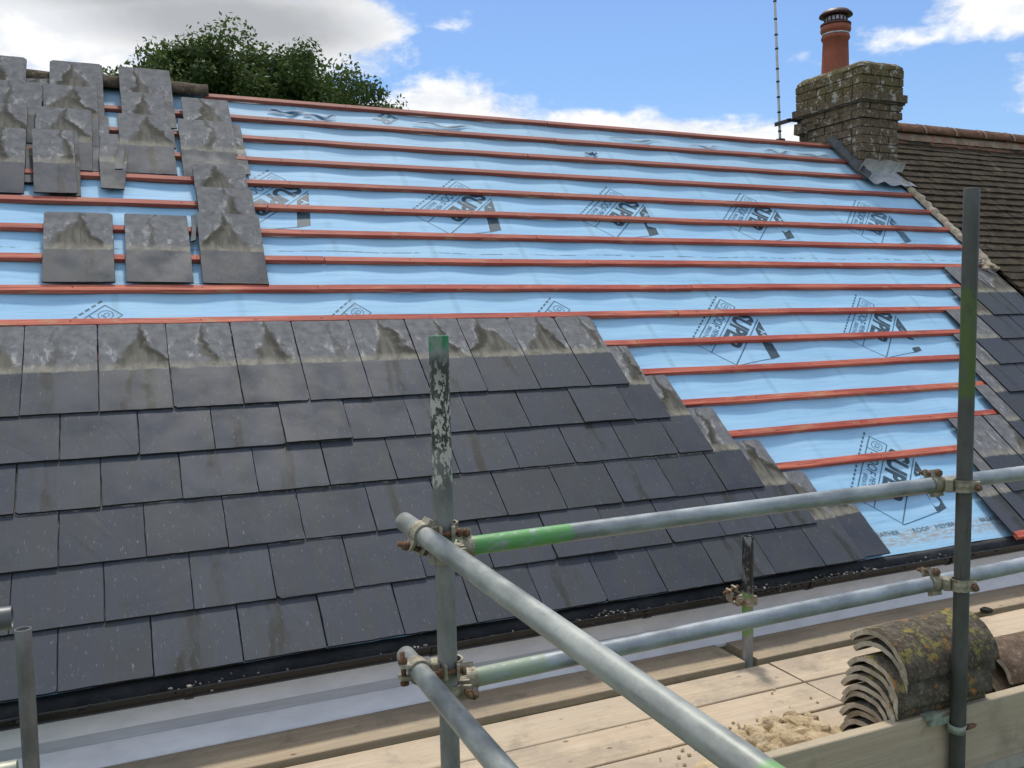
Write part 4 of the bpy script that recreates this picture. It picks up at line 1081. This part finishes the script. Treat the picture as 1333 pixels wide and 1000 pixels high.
rowsb = [(-6.66, -5.78, 'inner', M['board_shaded']), (-7.72, -6.86, 'second', M['board']), (-8.62, -7.77, 'third', M['board']), (-9.53, -8.67, 'fourth', M['board']), (-10.44, -9.58, 'outermost', M['board'])]
desc = {'inner': ('shaded greyish board nearest the gutter, left of the short green upright', 'shaded greyish board nearest the gutter, right of the short green upright'),
        'second': ('second board from the gutter, left of the board joint', 'second board from the gutter, right of the joint, with a dark clod near it'),
        'third': ('middle board left of the joint', 'middle board right of the joint, passing behind the stacked tiles'),
        'fourth': ('fourth board from the gutter, left part with sandy mortar at its end', 'fourth board from the gutter under the stacked ridge tiles'),
        'outermost': ('outermost board by the toe board, left part at the bottom of the photo', 'outermost board under the tiles beside the toe board')}
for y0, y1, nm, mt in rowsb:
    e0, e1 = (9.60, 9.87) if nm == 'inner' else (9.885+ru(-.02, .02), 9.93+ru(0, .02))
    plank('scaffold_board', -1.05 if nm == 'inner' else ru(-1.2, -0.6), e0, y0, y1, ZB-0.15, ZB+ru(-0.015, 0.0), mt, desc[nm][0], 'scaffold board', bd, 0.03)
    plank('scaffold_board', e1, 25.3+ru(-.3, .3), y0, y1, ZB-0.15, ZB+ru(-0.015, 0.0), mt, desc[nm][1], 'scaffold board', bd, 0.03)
plank('toe_board', 3.05, 25, -10.69, -10.54, -6.07, -5.185, M['toe'], 'upright wooden toe board along the outer edge at the lower right', 'toe board', None, 0.02)

# ------------------------------------------------------------------ stacked ridge tiles
random.seed(12)
def rtile(y, z, rot, x, yaw, L, r, label, m, t=0.068, arc=0.78, tip=0.0, grp='old half-round ridge tiles stacked on the boards'):
    me = half_round(L*G, r*G, t*G, seg=26, arc=math.pi*arc, jit=0.003)
    o = link('ridge_tile', me, [m, M['tile_edge']], None, Matrix.Translation(V(x, y, z)) @ Matrix.Rotation(yaw, 4, 'Z') @ Matrix.Rotation(tip, 4, 'Y') @ Matrix.Rotation(rot, 4, 'X'))
    return tag(o, label, 'ridge tile', grp)
ords = ['lowest', 'second from the bottom', 'third from the bottom', 'fourth from the bottom', 'fifth from the bottom', 'sixth from the bottom', 'seventh from the bottom', 'eighth from the bottom', 'third from the top']
for i in range(9):
    rtile(-10.00-0.022*i+ru(-.03,.03), -6.12+0.138*i+ru(-.012,.012), 0.16+0.02*i+ru(-0.04, 0.04), 8.93-0.015*i+ru(-0.04, 0.04), ru(-0.03, 0.03), 1.62+ru(-0.05, 0.05), 0.505+ru(-0.01, 0.01),
          'curved ridge tile in the nested stack, '+ords[i], M['ridge_lichen'] if i > 5 else M['ridge_grey'], arc=0.82)
rtile(-10.15, -4.86, 0.34, 8.97, 0.02, 1.64, 0.52, 'curved ridge tile with an orange stained edge, second from the top of the stack', M['ridge_grey'], tip=-0.03)
rtile(-10.16, -4.72, 0.30, 8.93, 0.0, 1.66, 0.55, 'topmost curved ridge tile, thickly spotted with orange and yellow lichen', M['ridge_lichen'], tip=-0.03)
for i, (lb, dz) in enumerate((('brownish curved ridge tile lowest of the three right of the tall upright', -5.95), ('brownish curved ridge tile in the middle of the three right of the tall upright', -5.66), ('brownish curved ridge tile on top of the three at the right border', -5.36))):
    rtile(-9.90-0.03*i, dz, -0.10+0.05*i, 10.95+0.12*i, -0.03, 1.9, 0.56, lb, M['ridge_brown'], arc=0.8, grp='old ridge tiles lying right of the stack')
rtile(-9.95, -5.80, -0.15, 13.0, 0.04, 1.9, 0.58, 'brown ridge tile at the right border of the photo, half outside it', M['ridge_brown'], arc=0.8, grp='old ridge tiles lying right of the stack')

# sandy mortar heaped on the boards
bm = bmesh.new(); nx, ny = 70, 40
g = []
for i in range(nx+1):
    row = []
    for j in range(ny+1):
        x = 6.3+2.95*i/nx; y = -10.45+2.0*j/ny
        d = ((x-8.1)/1.1)**2+((y+9.7)/0.55)**2
        h = 0.22*math.exp(-d*0.8)*(1+0.8*noise.noise(Vector((x*3, y*3, 0))))+0.06*noise.noise(Vector((x*7, y*7, 2)))*math.exp(-d*0.5)
        h -= 0.03 + 0.03*max(0, d-1.2)
        row.append(bm.verts.new(V(x, y, ZB+h)))
    g.append(row)
for i in range(nx):
    for j in range(ny):
        q = (g[i][j], g[i+1][j], g[i+1][j+1], g[i][j+1])
        bm.faces.new(q).smooth = True
tag(link('mortar_sand', bm_mesh(bm), M['sand']), 'thin spread of sandy mortar dust on the outer boards by the tile stack', 'sand', None, 'stuff')
spots = [(7.35,-9.35,.13),(7.55,-9.65,.15),(7.75,-9.25,.11),(7.9,-9.75,.17),(7.6,-9.95,.12),(8.05,-9.4,.13),(8.25,-9.62,.12),(8.15,-9.05,.10),(8.45,-9.3,.12),(8.6,-9.55,.12),(8.55,-9.0,.09),(8.3,-9.85,.14),(7.2,-9.7,.10),(7.95,-10.1,.14),(8.75,-9.2,.09),(7.45,-10.15,.13)]
for x, y, r in spots:
    bm = bmesh.new(); r *= 1.6; lump(bm, Vector((0,0,0)), r*G, 0.75, 3)
    for v in bm.verts: v.co += Vector((noise.noise(v.co*40), noise.noise(v.co*40+Vector((9,0,0))), 0))*0.004
    o = link('mortar_lump', bm_mesh(bm), M['sand'], None, Matrix.Translation(V(x, y, ZB+0.12+r*0.5)))
    tag(o, 'crumbly yellow lump of old mortar in the heap left of the stacked ridge tiles', 'mortar lump', 'mortar lumps heaped on the boards')
bm = bmesh.new()
for i in range(230):
    x, y = random.gauss(8.0, 0.7), random.gauss(-9.2, 0.5)
    if y < -10.4: continue
    lump(bm, V(x, y, ZB+0.01), G*ru(0.008, 0.035), 0.7)
tag(link('mortar_crumbs', bm_mesh(bm), M['sand']), 'small crumbs of mortar scattered over the boards', 'rubble', None, 'stuff')
bm = bmesh.new(); lump(bm, Vector((0,0,0)), 0.10*G, 0.6, 2)
tag(link('mortar_clod', bm_mesh(bm), M['moss_black'], None, Matrix.Translation(V(15.4, -6.75, ZB+0.05))), 'dark clod on the board seam near the right edge', 'clod')

# ------------------------------------------------------------------ tree behind the ridge
def tree():
    random.seed(4)
    cx, cy = 19.0*0.254*0, 0
    base = Vector((2.75, 22.0, 0))
    r = root('tree', base, 'dense dark green broadleaf tree rising behind the ridge on the left', 'tree')
    bm = bmesh.new()
    def limb(p, q, r0, r1, n=5):
        d = q-p; ax = axis_matrix(p, q); prev = None
        for i in range(n+1):
            f = i/n; c = p+d*f+Vector((noise.noise(Vector((f*2, p.x, 0))), noise.noise(Vector((f*2, p.y, 5))), 0))*0.15*math.sin(f*3.1)
            ring = [bm.verts.new(c+(ax.to_3x3() @ Vector((math.cos(a*0.785), math.sin(a*0.785), 0)))*(r0+(r1-r0)*f)) for a in range(8)]
            if prev:
                for k in range(8): bm.faces.new((prev[k], prev[(k+1)%8], ring[(k+1)%8], ring[k])).smooth = True
            prev = ring
    limb(base, base+Vector((0.1, 0, 7)), 0.38, 0.25)
    tips = []
    for k in range(11):
        a = k*2.4; q = base+Vector((math.cos(a)*ru(1.2, 2.6), math.sin(a)*ru(1, 2), ru(9, 11.6)))
        limb(base+Vector((0.1, 0, ru(5.4, 7))), q, 0.13, 0.03)
    link('trunk', bm_mesh(bm), M['bark'], r)
    # crown from many small leaves gathered in clumps
    bm = bmesh.new(); rl = bm.loops.layers.uv.new('rnd')
    clumps = []
    # (x offset, z centre, radius) main masses; outline high in the middle, low to the left and right
    for _ in range(560):
        a = ru(0, 2*math.pi); x = ru(-4.6, 4.9)
        topz = 12.85 - 0.085*(x-0.5)**2 - (0.15 if x < -1.7 else 0) - (0.10*max(0, x-2.6)**2)
        topz += 0.16*noise.noise(Vector((x*1.1, 3, 0)))
        z = topz - abs(random.gauss(0, 1.0)) - 0.3
        z = max(z, 8.5)
        y = random.gauss(0, 1.4)
        clumps.append((Vector((x, y, z)), ru(0.35, 0.7), rnd()))
    for c, rad, tone in clumps:
        for _ in range(int(120*rad/0.22)):
            d = Vector((random.gauss(0, 1), random.gauss(0, 1), random.gauss(0, 0.75)))
            d = d.normalized()*rad*(rnd()**0.45)
            p = base + c + d; p.z = c.z + d.z
            s = ru(0.036, 0.072)
            nrm = (d.normalized()*0.6+Vector((random.gauss(0, 1), random.gauss(0, 1), random.gauss(0.5, 1)))*0.5).normalized()
            t = nrm.orthogonal().normalized(); t.rotate(Matrix.Rotation(ru(0, 6.28), 3, nrm)); t = (t+Vector((0, 0, -0.25))).normalized(); b = nrm.cross(t)
            vs = [bm.verts.new(p+t*s*1.25), bm.verts.new(p+b*s*0.6), bm.verts.new(p-t*s*1.25), bm.verts.new(p-b*s*0.6)]
            f = bm.faces.new(vs)
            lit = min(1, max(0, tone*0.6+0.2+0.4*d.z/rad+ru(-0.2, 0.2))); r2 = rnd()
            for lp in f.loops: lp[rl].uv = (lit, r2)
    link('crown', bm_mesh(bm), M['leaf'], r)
tree()

# ------------------------------------------------------------------ ground
bm = bmesh.new(); s = 2000
bm.faces.new([bm.verts.new(q) for q in ((-s, -s, 0), (s, -s, 0), (s, s, 0), (-s, s, 0))])
tag(link('ground', bm_mesh(bm), M['grass']), kind='structure')

# ------------------------------------------------------------------ world
SUN_EL, SUN_AZ = math.radians(64), math.radians(20)    # azimuth from +Y towards +X
w = bpy.data.worlds.new('World'); scene.world = w; w.use_nodes = True
nt = NT(w.node_tree); nt.n.clear()
sky = nt.new('ShaderNodeTexSky', sky_type='NISHITA'); sky.sun_disc = False
sky.sun_elevation = SUN_EL; sky.sun_rotation = SUN_AZ; sky.air_density = 1.15; sky.dust_density = 0.6; sky.ozone_density = 2.0
tc = nt.new('ShaderNodeTexCoord'); d = tc.outputs['Generated']
dx, dy, dz = nt.sep(d)[:3]
az = nt.m('MULTIPLY', nt.m('ARCTAN2', dx, dy), 57.2958); el = nt.m('MULTIPLY', nt.m('ARCSINE', dz), 57.2958)
p2 = nt.comb(az, nt.m('MULTIPLY', el, 1.8), 0.0)
nA = nt.noise(p2, 0.11, 7, 0.58, 0.3); nB = nt.noise(nt.add(p2, (40, 11, 0)), 0.30, 8, 0.62, 0.2)
nz = nt.m('SUBTRACT', nt.m('ADD', nt.m('MULTIPLY', nA, 0.5), nt.m('MULTIPLY', nB, 0.5)), 0.5)
def blob(a, e, sa, se, amp=1.0):
    q = nt.m('ADD', nt.m('POWER', nt.m('ABSOLUTE', nt.m('DIVIDE', nt.m('SUBTRACT', az, a), sa)), 2.0), nt.m('POWER', nt.m('ABSOLUTE', nt.m('DIVIDE', nt.m('SUBTRACT', el, e), se)), 2.0))
    return nt.m('MULTIPLY', nt.m('SUBTRACT', 1.0, nt.m('SQRT', q)), amp)
def vmax(l):
    o = l[0]
    for q in l[1:]: o = nt.m('MAXIMUM', o, q)
    return o
cl = vmax([blob(-6, 17.5, 19.5, 5.6), blob(6.5, 17.0, 11.5, 3.6), blob(14.5, 17.6, 4.2, 2.0, 0.8), blob(20.5, 17.8, 2.2, 1.0, 0.45),
           blob(20.3, 11.8, 5.4, 3.2, 1.15), blob(17.0, 12.0, 3.6, 1.9), blob(28.0, 10.8, 4.0, 2.2, 1.0), blob(34.5, 10.2, 6.4, 2.5, 1.05), blob(40, 9.9, 4.5, 2.2, 0.95),
           blob(53.5, 16.6, 7.0, 2.6, 0.9), blob(47, 15.2, 4.4, 0.9, 0.35), blob(57, 13.5, 5, 1.2, 0.5), blob(62, 12, 9, 3), blob(75, 22, 14, 5)])
gen = nt.m('MULTIPLY', nt.m('SUBTRACT', nt.noise(nt.comb(nt.m('MULTIPLY', az, 0.6), el, 5.0), 0.06, 6, 0.6), 0.44), 5.0)
awayr = nt.ramp(nt.m('ABSOLUTE', nt.m('SUBTRACT', az, 24.0)), 40, 60); high = nt.ramp(el, 22, 32)
gen = nt.m('SUBTRACT', nt.m('MULTIPLY', gen, 1.0), nt.m('MULTIPLY', nt.m('SUBTRACT', 1.0, nt.m('MAXIMUM', awayr, high)), 9.0))
cl = nt.m('MAXIMUM', cl, gen)
dens = nt.ramp(nt.m('ADD', cl, nt.m('MULTIPLY', nz, 2.3)), 0.0, 0.42)
grey = vmax([blob(6.5, 17.3, 12, 2.7), blob(-9, 20.5, 16, 3.5), blob(2, 19.0, 16, 3.0)])
greym = nt.ramp(nt.m('ADD', grey, nt.m('MULTIPLY', nz, 1.0)), -0.05, 0.75)
shade = nt.ramp(nB, 0.35, 0.65)
ccol = nt.mix(greym, nt.mix(shade, (0.80, 0.83, 0.87), (1.0, 1.0, 1.0)), (0.44, 0.455, 0.48))
bg1 = nt.new('ShaderNodeBackground'); bg2 = nt.new('ShaderNodeBackground')
skyc = nt.mix(1.0, sky.outputs[0], (0.78, 0.94, 1.17), 'MULTIPLY')
nt.put(bg1.inputs[0], skyc); bg1.inputs[1].default_value = 0.115
nt.put(bg2.inputs[0], ccol); bg2.inputs[1].default_value = 1.08
mx = nt.new('ShaderNodeMixShader'); nt.put(mx.inputs[0], dens)
nt.l.new(bg1.outputs[0], mx.inputs[1]); nt.l.new(bg2.outputs[0], mx.inputs[2])
out = nt.new('ShaderNodeOutputWorld'); nt.l.new(mx.outputs[0], out.inputs[0])

ld = bpy.data.lights.new('sun', 'SUN'); ld.energy = 2.7; ld.angle = math.radians(6); ld.color = (1.0, 0.95, 0.87)
lo = bpy.data.objects.new('sun', ld); COL.objects.link(lo)
sd = Vector((math.sin(SUN_AZ)*math.cos(SUN_EL), math.cos(SUN_AZ)*math.cos(SUN_EL), math.sin(SUN_EL)))
lo.matrix_basis = sd.to_track_quat('Z', 'Y').to_matrix().to_4x4(); lo.location = (0, 0, 30)

# ------------------------------------------------------------------ camera
r_ = Vector((0.91488462, -0.40339404, -0.01610527)); u_ = Vector((0.04574584, 0.06394928, 0.99690411)); f_ = Vector((0.40111526, 0.91278899, -0.07695981))
cd = bpy.data.cameras.new('camera'); co = bpy.data.objects.new('camera', cd); COL.objects.link(co)
mw = Matrix((r_, u_, -f_)).transposed().to_4x4(); mw.translation = V(0, -18.71932, 0.05237)
co.matrix_basis = mw
cd.sensor_width = 36; cd.lens = 36*1158.466/1333; cd.clip_end = 5000; cd.clip_start = 0.05
scene.camera = co
scene.view_settings.view_transform = 'Standard'; scene.view_settings.look = 'None'; scene.view_settings.exposure = 0
scene.render.resolution_x = 1024; scene.render.resolution_y = 768
